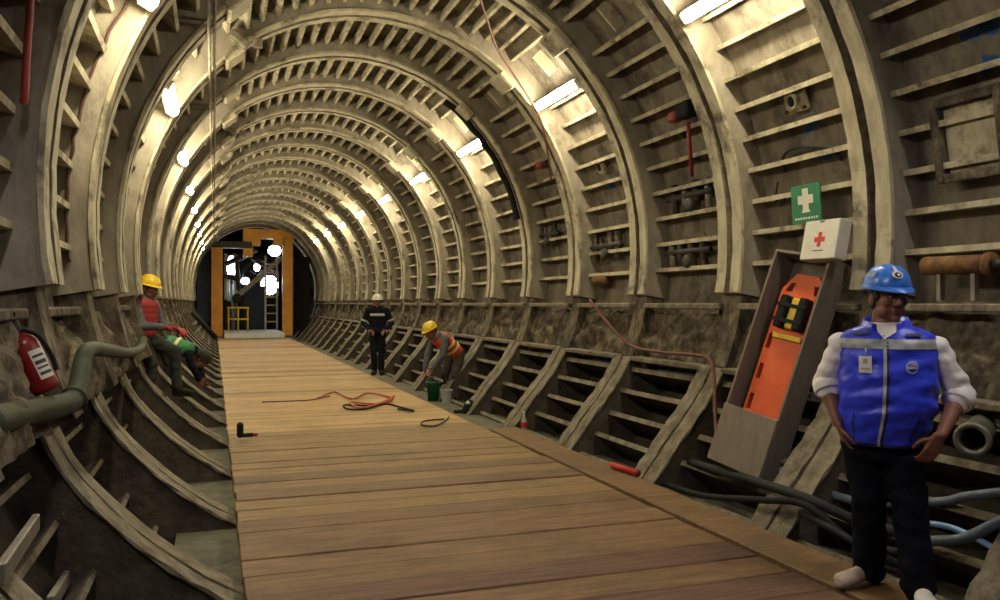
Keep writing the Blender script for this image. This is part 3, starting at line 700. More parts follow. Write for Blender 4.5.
b = MB(); b.lathe([(0.06, -0.04), (0.09, -0.03), (0.09, 0.02), (0.05, 0.03)], 14, mt); b.build('collar', 'steel', gv); b = MB(); b.lathe([(0.05, 0.0), (0.05, 0.034)], 12, mt); b.build('plug', 'black', gv)
# gear clusters low in the bays
def cluster(px, py, lab, seed):
    rr = random.Random(seed); p = onE(px, py, 0.2); r = empty('pipe_cluster', p, label=lab, cat='pipes')
    for i in range(4):
        yy = -0.3 + 0.2 * i + rr.uniform(-0.04, 0.04); b = MB(); b.tube([(0.02, yy, -0.14), (0.0, yy, 0.14 + rr.uniform(0, 0.1))], 0.03 + rr.uniform(0, 0.02), 8); b.build('pipe', rr.choice(['steel_dark', 'dirty', 'steel_light']), r)
    b = MB(); b.tube([(-0.01, -0.42, 0.05), (-0.01, 0.42, 0.05)], 0.035, 8); b.build('header_pipe', 'steel_dark', r)
    b = MB(); b.lathe([(0.045, 0), (0.07, 0.01), (0.07, 0.05), (0.045, 0.06)], 12, Matrix.Translation((-0.04, -0.1, -0.06)) @ Matrix.Rotation(-PI / 2, 4, 'Y')); b.build('flange', 'steel_dark', r)
for i, (px, py, lab) in enumerate(((688, 256, 'cluster of dark pipes low on the wall left of the second rib'), (606, 250, 'cluster of dark pipes low on the wall under the third bay lamp'),
        (548, 238, 'cluster of dark pipes low on the wall in the fourth bay'), (690, 200, 'cluster of dark pipes high on the wall below the red rod'))): cluster(px, py, lab, i)
p = onE(601, 280, 0.16); b = MB(); b.tube([p + Vector((0, -0.16, 0)), p + Vector((0, 0.16, 0))], 0.06, 12); tag(b.build('rusty_pipe', 'rust'), 'short rusty orange pipe low on the wall in the third bay', 'pipe')

# near right bay: framed hatch, rusty cylinder, pipe stub, hoses
h0 = onE(975, 135, 0.2); hf = empty('hatch', h0, label='framed square access hatch on the wall at the right picture edge', cat='hatch')
nx, up = lining_frame(h0, 0.2); rot = Matrix((Vector((0, 1, 0)), up, nx)).transposed()
def hp(nm, x, z, w, h, n, t, m):
    b = MB(); b.box(rot @ Vector((x, z, n)), (w, h, t), rot, 0.006); b.build(nm, m, hf)
hp('door', 0, 0, 0.42, 0.44, 0.0, 0.03, 'steel')
for x in (-0.24, 0.24): hp('frame_side', x, 0, 0.06, 0.56, 0.03, 0.1, 'dirty')
for z in (-0.25, 0.25): hp('frame_bar', 0, z, 0.42, 0.06, 0.03, 0.1, 'dirty')
a0, a1 = onE(926, 266, 0.06), onE(988, 264, 0.06)
rc = empty('rusty_cylinder', a0, label='rusty orange cylinder lying on the wall shelf behind the man in blue', cat='cylinder')
b = MB(); b.tube([Vector((0, 0, 0)), a1 - a0], 0.062, 16); b.build('barrel', 'rust', rc)
b = MB(); b.tube([a1 - a0, (a1 - a0) * 1.06], 0.075, 16); b.build('end_ring', 'rust', rc)
b = MB(); b.tube([(a1 - a0) * 1.06, (a1 - a0) * 1.35], 0.03, 10); b.build('rod', 'steel_dark', rc)
for f in (0.25, 0.8):
    b = MB(); b.box((a1 - a0) * f + Vector((0.0, 0, -0.13)), (0.04, 0.03, 0.2)); b.build('leg', 'steel_light', rc)
s0 = onX(972, 440, 4.05); ps = empty('pipe_stub', s0, label='open grey pipe stub poking out behind the hand of the man in blue', cat='pipe')
dv = (Vector((0.9, 0.55, 0.08))).normalized(); mt = dv.to_track_quat('Z', 'Y').to_matrix().to_4x4()
b = MB(); b.lathe([(0.062, 0.34), (0.085, 0.34), (0.085, 0.03), (0.098, 0.03), (0.098, 0.0), (0.068, 0.0), (0.066, 0.33)], 24, mt, False); b.build('pipe', 'steel_light', ps)
b = MB(); b.lathe([(0.066, 0.2), (0.066, 0.21)], 16, mt); b.build('inner_plug', 'black', ps)
hose('hose', 'hose_blue', 'grey blue hose crossing behind the legs of the man in blue, upper one', 'hose', [onX(*q, x) for *q, x in ((780, 470, 3.95), (850, 500, 4.0), (935, 502, 4.02), (970, 496, 4.02), (1040, 488, 4.02))], 0.028, 10)
hose('hose', 'hose_bright', 'bright blue hose curving down to the right picture edge', 'hose', [onX(*q, x) for *q, x in ((905, 522, 3.85), (940, 525, 3.86), (965, 533, 3.86), (1000, 552, 3.84), (1040, 580, 3.8))], 0.017, 10)
hose('hose', 'hose_blue', 'thick grey hose rising at the right picture edge', 'hose', [onX(*q, x) for *q, x in ((900, 543, 3.8), (935, 541, 3.82), (965, 538, 3.84), (1000, 522, 3.86), (1040, 505, 3.86))], 0.03, 10)
hose('hose', 'black', 'black hose running over the invert ribs left of the man in blue', 'hose', [onX(*q, x) for *q, x in ((655, 480, 3.7), (700, 495, 3.66), (760, 500, 3.55), (805, 505, 3.6), (850, 540, 3.7), (900, 565, 3.75))], 0.024, 10)
hose('hose', 'hose_grey', 'dark grey thick hose beside the black one at the feet of the man in blue', 'hose', [onX(*q, x) for *q, x in ((690, 462, 3.9), (760, 483, 3.72), (810, 500, 3.68), (860, 522, 3.8), (910, 535, 3.9))], 0.034, 10)
hose('hose', 'hose_grey', 'dark grey hose sagging lowest at the feet of the man in blue', 'hose', [onX(*q, x) for *q, x in ((800, 512, 3.6), (830, 528, 3.62), (862, 545, 3.66), (900, 552, 3.7))], 0.022, 10)

# ------------------------------------------------------------------ small things on the deck and kerb
def on_deck(px, py, z=0.024): return onZ(px, py, z)
hose('cable', 'red_orange', 'tangled orange red cable lying across the deck', 'cable', [on_deck(*q) for q in ((318, 398), (335, 392), (352, 399), (368, 393), (392, 398), (378, 404), (350, 402), (362, 408), (385, 401), (394, 396))], 0.015, 6)
hose('cable', 'red_dull', 'faint brown red cord trailing left over the deck', 'cable', [on_deck(*q) for q in ((262, 402), (290, 401), (310, 400), (330, 396))], 0.010, 6)
hose('cable', 'black', 'black cable loop on the deck beside the red tangle', 'cable', [on_deck(*q) for q in ((370, 406), (345, 405), (348, 409), (366, 409), (385, 404), (400, 407), (414, 411), (398, 409))], 0.014, 6)
hose('cable', 'black', 'thin black cable loop on the deck near the kerb', 'cable', [on_deck(*q) for q in ((444, 419), (425, 421), (422, 425), (435, 426), (445, 421), (449, 417))], 0.010, 6)
p = on_deck(243, 438); hd = empty('hand_drill', p, label='small black hand tool with red tip on the left deck edge', cat='tool')
MB().box((-0.03, 0, 0.09), (0.07, 0.1, 0.16), bev=0.02).build('body', 'black', hd); MB().box((0.05, 0, 0.03), (0.12, 0.06, 0.04), bev=0.01).build('handle', 'black', hd); MB().box((0.13, 0, 0.03), (0.05, 0.05, 0.035), bev=0.01).build('tip', 'red', hd)
p0, p1 = onZ(612, 465, 0.03), onZ(637, 473, 0.03)
rb = empty('red_bar', p0, label='short bright red bar lying on the kerb at the foot of a rib', cat='bar'); b = MB(); b.tube([Vector(), p1 - p0], 0.028, 8); b.build('shaft', 'red_mark', rb); b = MB(); b.tube([(p1 - p0) * 0.98, (p1 - p0) * 1.04], 0.034, 8); b.build('end_ring', 'red', rb)
p = onZ(524, 433, -0.14); bt = empty('plastic_bottle', p, label='small clear plastic bottle with red label beside the kerb', cat='bottle')
MB().lathe([(0.03, 0), (0.038, 0.01), (0.038, 0.16), (0.018, 0.21), (0.016, 0.25)], 14).build('bottle', 'clear', bt); MB().lathe([(0.039, 0.07), (0.0395, 0.075), (0.0395, 0.135), (0.039, 0.14)], 14).build('label_band', 'red_mark', bt); MB().lathe([(0.018, 0.25), (0.018, 0.27)], 10).build('cap', 'white', bt)
p = onZ(469, 413, -0.14); wl = empty('black_heap', p, label='low black heap with a pale spot beside the deck edge', cat='heap')
b = MB(); b.lathe([(0.02, 0.2), (0.06, 0.18), (0.09, 0.1), (0.13, 0.0)], 10); b.build('heap', 'black', wl); b = MB(); b.lathe([(0.03, 0), (0.04, 0.02), (0.01, 0.05)], 8, Matrix.Translation((-0.04, -0.07, 0.14))); b.build('pale_spot', 'white', wl)
b = MB(); b.tube([(-0.22, 0.05, 0.02), (0, 0.0, 0.03), (0.22, -0.1, 0.02)], 0.03, 8); b.build('strap', 'black', wl)
p = onZ(585, 442, -0.14); st = empty('rubble_bag', p, label='grey lump of rubble tucked between two lower ribs', cat='rubble')
b = MB(); b.lathe([(0.02, 0.16), (0.12, 0.13), (0.17, 0.05), (0.15, 0.0)], 9); b.build('lump', 'concrete', st)
# loose timber at lower left and lower right
for q in (((0, 575), (36, 522), 'pale steel bar standing in the dark lower left corner, left one'), ((50, 605), (74, 566), 'pale steel bar standing in the dark lower left corner, right one')):
    a, c = onX(*q[0], -0.62), onX(*q[1], -0.72); b = MB(); d = c - a; b.box((a + c) / 2, (0.03, 0.07, d.length), d.to_track_quat('Z', 'Y').to_matrix(), 0.005); tag(b.build('steel_bar', 'steel_light'), q[2], 'bar')
# ------------------------------------------------------------------ people
def cap_mesh(mb, p0, r0, p1, r1, n=12):
    """tapered capsule"""
    p0, p1 = Vector(p0), Vector(p1); d = p1 - p0; L = d.length
    if L < 1e-5: d = Vector((0, 0, 1)); L = 1e-5
    q = d.to_track_quat('Z', 'Y').to_matrix().to_4x4(); q.translation = p0
    prof = []
    for i in range(5): a = -PI / 2 + PI / 2 * (i + 0.15) / 5; prof.append((r0 * math.cos(a), r0 * math.sin(a)))
    for i in range(6): a = PI / 2 * i / 6; prof.append((r1 * math.cos(a), L + r1 * math.sin(a)))
    prof.append((r1 * 0.1, L + r1 * 0.995))
    mb.lathe(prof, n, q)
def ell_mesh(mb, c, r, rot=None, n=16):
    prof = [(math.cos(-PI / 2 + PI * (i + 0.12) / 10.24), math.sin(-PI / 2 + PI * (i + 0.12) / 10.24)) for i in range(11)]
    S4 = Matrix.Diagonal((r[0], r[1], r[2], 1)); m = Matrix.Translation(Vector(c)) @ (rot.to_4x4() if rot else Matrix.Identity(4)) @ S4
    mb.lathe(prof, n, m)
def loft_mesh(mb, rings, n=28, ex=2.4):
    """closed loft of superellipse rings (cx, cy, z, rx, ry)"""
    vs = []; fs = []
    for cx, cy, z, rx, ry in rings:
        for j in range(n):
            w = 2 * PI * j / n; c, s = math.cos(w), math.sin(w)
            vs.append(Vector((cx + rx * math.copysign(abs(c) ** (2 / ex), c), cy + ry * math.copysign(abs(s) ** (2 / ex), s), z)))
    for i in range(len(rings) - 1):
        for j in range(n): fs.append((i * n + j, i * n + (j + 1) % n, (i + 1) * n + (j + 1) % n, (i + 1) * n + j))
    fs += [tuple(range(n - 1, -1, -1)), tuple((len(rings) - 1) * n + j for j in range(n))]
    mb.add(vs, fs, True)
def blob(name, m, mb, parent, voxel=0.008, it=4, wrinkle=0.0, wscale=9.0):
    """one continuous surface grown over the collected shapes"""
    o = bpy.data.objects.new('tmp', mb.mesh('tmp', m)); COL.objects.link(o)
    md = o.modifiers.new('r', 'REMESH'); md.mode = 'VOXEL'; md.voxel_size = voxel; md.use_smooth_shade = True
    sm = o.modifiers.new('s', 'SMOOTH'); sm.iterations = it; sm.factor = 0.5
    dg = bpy.context.evaluated_depsgraph_get(); dg.update()
    me = bpy.data.meshes.new_from_object(o.evaluated_get(dg)); me.name = name
    bpy.data.objects.remove(o)
    if wrinkle:
        ns = [v.normal.copy() for v in me.vertices]
        for v, nn in zip(me.vertices, ns):
            v.co += nn * wrinkle * noise.noise(Vector((v.co.x * wscale * 0.7, v.co.y * wscale * 0.7, v.co.z * wscale * 1.5)))
    if not me.materials: me.materials.append(M[m])
    for p in me.polygons: p.use_smooth = True
    return link(name, me, parent)
def hand(mb, wrist, d, palm_n, side, curl=35, s=1.0, spread=0.0):
    """palm and five fingers; d = direction of the fingers, palm_n = direction the palm faces, side = thumb direction"""
    d = Vector(d).normalized(); pn = Vector(palm_n); pn = (pn - d * pn.dot(d)).normalized(); sd = Vector(side); sd = (sd - d * sd.dot(d) - pn * sd.dot(pn)).normalized()
    w = Vector(wrist)
    for k, u in enumerate((-0.028, -0.009, 0.010, 0.028)):      # metacarpals make the palm
        cap_mesh(mb, w + sd * u * 0.6 * s, 0.017 * s, w + d * 0.085 * s + sd * u * s, 0.0125 * s, 10)
    ln = (0.062, 0.078, 0.084, 0.074)
    for k, u in enumerate((-0.030, -0.010, 0.0105, 0.030)):
        p = w + d * 0.088 * s + sd * u * s; a = 0.0; dirv = d
        for q, fr in enumerate((0.45, 0.32, 0.23)):
            a += R(curl * (0.6 + 0.25 * q)); dv = d * math.cos(a) + pn * math.sin(a) + sd * spread * u
            p2 = p + dv * ln[k] * fr * 1.15 * s; cap_mesh(mb, p, (0.0098 - 0.0008 * q) * s, p2, (0.009 - 0.0008 * q) * s, 8); p = p2
    b0 = w + d * 0.025 * s + sd * 0.026 * s; b1 = b0 + (d * 0.6 + sd * 0.75 + pn * 0.3).normalized() * 0.042 * s
    b2 = b1 + (d * 0.85 + sd * 0.3 + pn * 0.35).normalized() * 0.033 * s; b3 = b2 + (d * 0.9 + pn * 0.4).normalized() * 0.026 * s
    cap_mesh(mb, b0, 0.014 * s, b1, 0.0115 * s, 8); cap_mesh(mb, b1, 0.0115 * s, b2, 0.0105 * s, 8); cap_mesh(mb, b2, 0.0105 * s, b3, 0.009 * s, 8)
def head_shapes(mb, c, rot, s=1.0):
    """head facing local -Y; rot turns it; c = centre at ear level"""
    f = lambda p: Vector(c) + rot @ (Vector(p) * s)
    el = lambda p, r: ell_mesh(mb, f(p), tuple(q * s for q in r), rot)
    cp = lambda p, r0, q, r1: cap_mesh(mb, f(p), r0 * s, f(q), r1 * s, 10)
    el((0, 0.012, 0.045), (0.078, 0.096, 0.092)); el((0, -0.022, -0.03), (0.066, 0.076, 0.085)); el((0, -0.03, -0.075), (0.052, 0.056, 0.042))
    el((0, -0.078, -0.103), (0.024, 0.02, 0.018)); cp((-0.04, -0.075, 0.036), 0.016, (0.04, -0.075, 0.036), 0.016)
    for q in (-1, 1):
        el((q * 0.043, -0.066, -0.018), (0.026, 0.026, 0.026)); el((q * 0.080, 0.012, -0.012), (0.011, 0.021, 0.034)); el((q * 0.016, -0.106, -0.032), (0.012, 0.012, 0.010))
        el((q * 0.05, -0.035, -0.068), (0.022, 0.04, 0.03))
    cp((0, -0.088, 0.022), 0.011, (0, -0.113, -0.024), 0.0155); cp((-0.022, -0.096, -0.058), 0.0075, (0.022, -0.096, -0.058), 0.0075); cp((-0.018, -0.095, -0.071), 0.0085, (0.018, -0.095, -0.071), 0.0085)
    cp((0, 0.02, -0.06), 0.056, (0, 0.03, -0.16), 0.062)
def face_bits(root, c, rot, s=1.0):
    f = lambda p: Vector(c) + rot @ (Vector(p) * s)
    for q in (-1, 1):
        b = MB(); ell_mesh(b, f((q * 0.032, -0.0835, 0.010)), (0.0135 * s, 0.009 * s, 0.0075 * s), rot); e = b.build('eye', 'eye', root)
        b = MB(); ell_mesh(b, f((q * 0.032 + 0.002, -0.0905, 0.010)), (0.0062 * s, 0.0035 * s, 0.0062 * s), rot); b.build('iris', 'hair', e)
        b = MB(); cap_mesh(b, f((q * 0.016, -0.094, 0.028)), 0.004 * s, f((q * 0.05, -0.082, 0.030)), 0.003 * s, 8); b.build('eyebrow', 'hair', root)
    b = MB(); cap_mesh(b, f((-0.02, -0.1035, -0.0645)), 0.002 * s, f((0.02, -0.1035, -0.0645)), 0.002 * s, 6); b.build('mouth_line', 'hair', root)
def hair_cap(root, c, rot, s=1.0):
    f = lambda p: Vector(c) + rot @ (Vector(p) * s); b = MB()
    ell_mesh(b, f((0, 0.026, 0.042)), (0.0815 * s, 0.092 * s, 0.092 * s), rot); ell_mesh(b, f((0, 0.05, -0.02)), (0.068 * s, 0.062 * s, 0.06 * s), rot)
    for q in (-1, 1): ell_mesh(b, f((q * 0.071, -0.012, 0.012)), (0.008 * s, 0.022 * s, 0.03 * s), rot)
    blob('hair', 'hair', b, root, 0.008 * s, 2)
def helmet(root, c, rot, m, s=1.0, tilt=0.0, n=32):
    """hard hat: dome with centre ridge, rim and front peak; local -Y is the front"""
    rr = rot @ Matrix.Rotation(tilt, 3, 'X'); f = lambda p: Vector(c) + rr @ (Vector(p) * s)
    vs = []; fs = []; rings = 12
    for i in range(rings + 1):
        a = PI / 2 * i / rings; ca, sa = math.cos(a) ** 0.8, math.sin(a)
        for j in range(n):
            w = 2 * PI * j / n; x = 0.112 * ca * math.cos(w); y = 0.006 + 0.136 * ca * math.sin(w); z = 0.048 + 0.112 * sa
            ridge = 0.008 * math.exp(-((x / 0.016) ** 2)) * (1 if sa > 0.25 else sa / 0.25) + 0.005 * (math.exp(-(((abs(x) - 0.045) / 0.01) ** 2))) * (1 if sa > 0.4 else 0)
            k = 1 + ridge / 0.11; vs.append(f((x * k, y * k, z + ridge * sa)))
    for i in range(rings):
        for j in range(n): fs.append((i * n + j, i * n + (j + 1) % n, (i + 1) * n + (j + 1) % n, (i + 1) * n + j))
    b = MB(); b.add(vs, fs, True); h = b.build('helmet', m, root)
    vs = []; fs = []
    prof = [(1.0, 0.052), (1.03, 0.046), (1.09, 0.040), (1.10, 0.034), (1.02, 0.036), (0.97, 0.042)]
    for i, (k, z) in enumerate(prof):
        for j in range(n):
            w = 2 * PI * j / n; fr = max(0, -math.sin(w)) ** 2.2
            kk = 1 + (k - 1) * (0.55 + 1.0 * fr) + (0.16 * fr if k > 1.05 else 0.0)
            vs.append(f((0.113 * (1 + (k - 1) * 0.8) * math.cos(w), 0.006 + 0.137 * kk * math.sin(w), z - (0.012 * fr if k > 1.05 else 0))))
    for i in range(len(prof)):
        for j in range(n):
            i2 = (i + 1) % len(prof); fs.append((i * n + j, i * n + (j + 1) % n, i2 * n + (j + 1) % n, i2 * n + j))
    b = MB(); b.add(vs, fs, True); b.build('brim', m, h)
    return h, f, rr
def shoe(root, ankle, toe, m='shoe', sole='sole', s=1.0, name='shoe'):
    a, t = Vector(ankle), Vector(toe); d = t - a; d.z = 0; L = d.length; d.normalize(); q = Vector((-d.y, d.x, 0)); z0 = t.z
    P = lambda u, v, w: Vector((a.x, a.y, z0)) + d * u + q * v + Vector((0, 0, w))
    b = MB()
    ell_mesh(b, P(-0.02, 0, 0.055), (0.048, 0.048, 0.052)); cap_mesh(b, P(-0.02, 0, 0.085), 0.046, P(0.05, 0, 0.065), 0.045); cap_mesh(b, P(0.05, 0, 0.055), 0.046, P(L - 0.05, 0, 0.042), 0.042)
    for v in (-0.014, 0.014): cap_mesh(b, P(0.1, v, 0.045), 0.036, P(L - 0.04, v * 1.3, 0.04), 0.034)
    o = blob(name, m, b, root, 0.008, 3)
    b = MB(); vs = []; n = 20
    for z, g in ((0.0, 0.96), (0.018, 1.0), (0.03, 0.97)):
        for j in range(n):
            w = 2 * PI * j / n; u = (L + 0.03) / 2 - 0.045 + (L + 0.075) / 2 * math.cos(w) * g; ww = (0.044 + 0.008 * math.cos(w)) * math.copysign(abs(math.sin(w)) ** 0.75, math.sin(w)) * g
            vs.append(P(u, ww, z))
    fs = [(i * n + j, i * n + (j + 1) % n, (i + 1) * n + (j + 1) % n, (i + 1) * n + j) for i in range(2) for j in range(n)] + [tuple(range(n - 1, -1, -1)), tuple(2 * n + j for j in range(n))]
    b.add(vs, fs, True); b.build('sole', sole, o)
    return o

# ---- the man in the blue vest (local: faces -Y, x to the right of the picture)
man = empty('person', (3.318, 3.383, 0.0), R(-44.0), label='man in blue helmet and royal blue vest standing at the right', cat='person')
HC = Vector((0.005, -0.02, 1.525)); HR = Matrix.Rotation(R(32), 3, 'Z') @ Matrix.Rotation(R(3), 3, 'X')
b = MB(); head_shapes(b, HC, HR, 1.0)
cap_mesh(b, (0.0, 0.0, 1.40), 0.062, (0.0, 0.015, 1.3), 0.085)
loft_mesh(b, [(-0.01, 0.01, 0.78, 0.17, 0.12), (0, 0.0, 0.95, 0.2, 0.13), (0.005, 0.0, 1.15, 0.2, 0.13), (0.005, 0.005, 1.3, 0.19, 0.11), (0.005, 0.01, 1.37, 0.12, 0.08)])
SL_, EL_, WL_ = Vector((-0.215, 0.01, 1.275)), Vector((-0.295, 0.06, 1.07)), Vector((-0.232, -0.07, 0.87))     # picture-left arm
SR_, ER_, WR_ = Vector((0.222, 0.01, 1.265)), Vector((0.345, 0.06, 1.035)), Vector((0.245, -0.135, 0.845))       # picture-right arm
for s_, e_, w_ in ((SL_, EL_, WL_), (SR_, ER_, WR_)):
    cap_mesh(b, (s_.x * 0.55, 0, 1.3), 0.07, s_, 0.062); cap_mesh(b, s_, 0.058, e_, 0.047); cap_mesh(b, e_, 0.046, e_.lerp(w_, 0.4), 0.044); cap_mesh(b, e_.lerp(w_, 0.4), 0.044, w_, 0.029)
hand(b, WL_ + Vector((0.005, -0.01, -0.01)), (0.35, 0.1, -1), (1, 0.25, 0.1), (0.1, -1, 0.2), 26)
hand(b, WR_ + Vector((-0.012, -0.012, -0.008)), (-0.42, -0.05, -0.9), (-0.4, 1, 0.1), (-0.8, -0.2, 0.45), 32)
blob('body', 'skin', b, man, 0.0048, 3)
face_bits(man, HC, HR); hair_cap(man, HC, HR)
hm, hf_, hr_ = helmet(man, HC + Vector((0, 0, 0.012)), HR, 'blue_hat', 0.98, R(2), 48)
# emblem on the helmet front: white drop with a dark ring and pale centre, and a pale sticker on the side
def on_hat(az, el, r=1.0):
    a = R(el); w = R(az); ca = math.cos(a) ** 0.8
    return Vector((0.112 * ca * math.sin(w), 0.006 - 0.136 * ca * math.cos(w), 0.048 + 0.112 * math.sin(a)))
def hat_patch(name, pts, m, lift, par):
    cc = [sum(q[0] for q in pts) / len(pts), sum(q[1] for q in pts) / len(pts)]
    vs = []; ctr = Vector((0, 0.006, 0.06))
    for az, el in [cc] + pts:
        p = on_hat(az, el); p = ctr + (p - ctr) * (1 + lift / 0.12); vs.append(hf_(p))
    n = len(pts); b = MB(); b.add(vs, [(0, 1 + i, 1 + (i + 1) % n) for i in range(n)], True); return b.build(name, m, par)
def ring_pts(az, el, ra, re, n=20): return [(az + ra * math.cos(2 * PI * i / n), el + re * math.sin(2 * PI * i / n)) for i in range(n)]
AZ = -12
em = hat_patch('emblem', ring_pts(AZ, 36, 15, 11), 'white', 0.010, hm)
hat_patch('emblem_tail', [(AZ - 7, 42), (AZ - 10, 58), (AZ - 5, 68), (AZ + 2, 60), (AZ + 3, 44)], 'white', 0.012, hm)
hat_patch('emblem_ring', ring_pts(AZ + 1, 35, 9.5, 7), 'black', 0.0115, hm); hat_patch('emblem_centre', ring_pts(AZ + 2, 35, 4.5, 3.5), 'white', 0.013, hm)
hat_patch('side_sticker', ring_pts(-78, 34, 10, 10), 'silver', 0.009, hm)
# shirt sleeves, collar
b = MB()
for s_, e_, w_ in ((SL_, EL_, WL_), (SR_, ER_, WR_)):
    c_ = e_.lerp(w_, 0.12)
    cap_mesh(b, (s_.x * 0.6, 0.005, 1.27), 0.065, s_, 0.072); cap_mesh(b, s_, 0.072, s_.lerp(e_, 0.5), 0.069); cap_mesh(b, s_.lerp(e_, 0.5), 0.069, e_, 0.066); cap_mesh(b, e_, 0.064, c_, 0.062)
    d = (w_ - e_).normalized(); cap_mesh(b, c_ - d * 0.01, 0.067, c_ + d * 0.012, 0.067)
loft_mesh(b, [(0, 0.005, 1.26, 0.19, 0.1), (0, 0.005, 1.34, 0.13, 0.08), (0, 0.008, 1.40, 0.082, 0.075)])
blob('shirt', 'white_cloth', b, man, 0.0075, 3, 0.011, 15)
for s_, e_, w_ in ((SL_, EL_, WL_), (SR_, ER_, WR_)):
    d = (w_ - e_).normalized(); c_ = e_.lerp(w_, 0.12); b = MB(); mt = d.to_track_quat('Z', 'Y').to_matrix().to_4x4(); mt.translation = c_
    b.lathe([(0.055, -0.03), (0.073, -0.03), (0.076, 0.0), (0.075, 0.028), (0.070, 0.034), (0.058, 0.03)], 22, mt, False); b.build('cuff', 'white_cloth', man)
# vest as a shaped loft with a known surface
VR = [(-0.025, 0.0, 0.765, 0.185, 0.150), (-0.025, 0.0, 0.80, 0.196, 0.160), (-0.015, -0.005, 0.85, 0.214, 0.172), (0.0, -0.01, 0.94, 0.232, 0.182), (0.005, -0.01, 1.03, 0.238, 0.180), (0.008, -0.005, 1.12, 0.238, 0.172),
      (0.008, 0.0, 1.22, 0.236, 0.158), (0.006, 0.003, 1.29, 0.234, 0.145), (0.004, 0.006, 1.33, 0.225, 0.128), (0.002, 0.01, 1.36, 0.180, 0.108), (0.0, 0.012, 1.385, 0.108, 0.090)]
def vring(z):
    for a, c in zip(VR, VR[1:]):
        if a[2] <= z <= c[2]:
            t = (z - a[2]) / (c[2] - a[2]); return [a[i] + (c[i] - a[i]) * t for i in range(5)]
    return list(VR[0] if z < VR[0][2] else VR[-1])
def vsurf(z, deg, lift=0.0, wr=True):
    cx, cy, _, rx, ry = vring(z); w = R(deg); c, s = math.cos(w), math.sin(w); ex = 2.35
    p = Vector((cx + (rx + lift) * math.copysign(abs(c) ** (2 / ex), c), cy + (ry + lift) * math.copysign(abs(s) ** (2 / ex), s), z))
    if wr:
        k = (0.011 * noise.noise(Vector((p.x * 9, p.y * 9 + 3, p.z * 13))) + 0.006 * noise.noise(Vector((p.x * 22, p.y * 20, p.z * 30))) + 0.004 * math.sin(z * 62 + 3 * math.sin(w * 2))) * (1 if z < 1.33 else 0.3)
        p += Vector((c, s, 0)) * k
    return p
def neck_v():
    vs = [vsurf(1.385, 270 + d, 0.006, False) for d in (-22, -11, 0, 11, 22)] + [vsurf(1.35, 270 + d, 0.008, False) for d in (-9, -4, 0, 4, 9)] + [vsurf(1.315, 268, 0.012, False)]
    b = MB(); b.add(vs, [(i, i + 1, i + 6, i + 5) for i in range(4)] + [(5 + i, 6 + i, 10) for i in range(4)], True); b.build('shirt_front', 'white_cloth', man)
def vpatch(name, m, z0, z1, d0, d1, lift, parent, nz=4, nd=24, thick=0.003):
    vs = []; fs = []
    for i in range(nz + 1):
        for j in range(nd + 1): vs.append(vsurf(z0 + (z1 - z0) * i / nz, d0 + (d1 - d0) * j / nd, lift))
    fs = [(i * (nd + 1) + j, i * (nd + 1) + j + 1, (i + 1) * (nd + 1) + j + 1, (i + 1) * (nd + 1) + j) for i in range(nz) for j in range(nd)]
    b = MB(); b.add(vs, fs, True); return b.build(name, m, parent)
vs = []; fs = []; NV, NZv = 96, 60
for i in range(NZv + 1):
    z = 0.765 + (1.385 - 0.765) * i / NZv
    for j in range(NV): vs.append(vsurf(z, 360 * j / NV))
for i in range(NZv):
    for j in range(NV): fs.append((i * NV + j, i * NV + (j + 1) % NV, (i + 1) * NV + (j + 1) % NV, (i + 1) * NV + j))
fs.append(tuple(range(NV - 1, -1, -1)))
b = MB(); b.add(vs, fs, True); vest = b.build('vest', 'blue_vest', man)
vpatch('reflective_band', 'silver', 1.265, 1.315, 188, 352, 0.004, vest, 5, 60)
vpatch('zipper', 'silver', 0.77, 1.34, 266.6, 269.2, 0.005, vest, 50, 2); vpatch('zipper_flap', 'blue_dark', 0.77, 1.34, 269.2, 270.6, 0.004, vest, 50, 2)
vpatch('hem', 'blue_dark', 0.765, 0.78, 180, 360, 0.003, vest, 2, 60)
vpatch('pocket_welt', 'blue_dark', 0.80, 0.93, 306, 308.5, 0.004, vest, 10, 2); vpatch('pocket_welt', 'blue_dark', 0.80, 0.93, 231.5, 234, 0.004, vest, 10, 2)
# embroidered oval on the chest: a pale ring with a bar across it
vs = []; n = 28
for i in range(n):
    a = 2 * PI * i / n
    for k in (0.8, 1.0): vs.append(vsurf(1.175 + 0.030 * k * math.sin(a), 293 + 7.5 * k * math.cos(a), 0.005))
b = MB(); b.add(vs, [(2 * i, 2 * ((i + 1) % n), 2 * ((i + 1) % n) + 1, 2 * i + 1) for i in range(n)], True); lg = b.build('chest_logo', 'silver', vest)
vpatch('logo_bar', 'silver', 1.168, 1.182, 287.5, 298.5, 0.0055, lg, 2, 8); vpatch('logo_wave', 'silver', 1.188, 1.193, 289.5, 296.5, 0.0055, lg, 1, 8)
neck_v()
# collar, two flaps standing round the neck
for sgn in (-1, 1):
    vs = []; n = 14
    for i in range(n + 1):
        w = R(90 + sgn * 158 * i / n); fr = max(0, i / n - 0.55) / 0.45
        for k, z, oz in ((0.094, 1.37, 0), (0.104, 1.425 - 0.035 * fr, 0), (0.124, 1.375 - 0.055 * fr, 0), (0.134, 1.35 - 0.06 * fr, 0)):
            vs.append((k * (1 + 0.22 * fr) * math.cos(w), 0.008 + k * 0.9 * math.sin(w) - 0.012 * fr, z))
    b = MB(); b.add(vs, [(4 * i + q, 4 * i + 4 + q, 4 * i + 5 + q, 4 * i + 1 + q) for i in range(n) for q in range(3)], True)
    o = b.build('collar', 'blue_vest', vest); md = o.modifiers.new('t', 'SOLIDIFY'); md.thickness = 0.006
vpatch('collar_edge', 'blue_dark', 1.335, 1.350, 226, 250, 0.012, vest, 2, 10); vpatch('collar_edge', 'blue_dark', 1.330, 1.345, 289, 312, 0.012, vest, 2, 10)
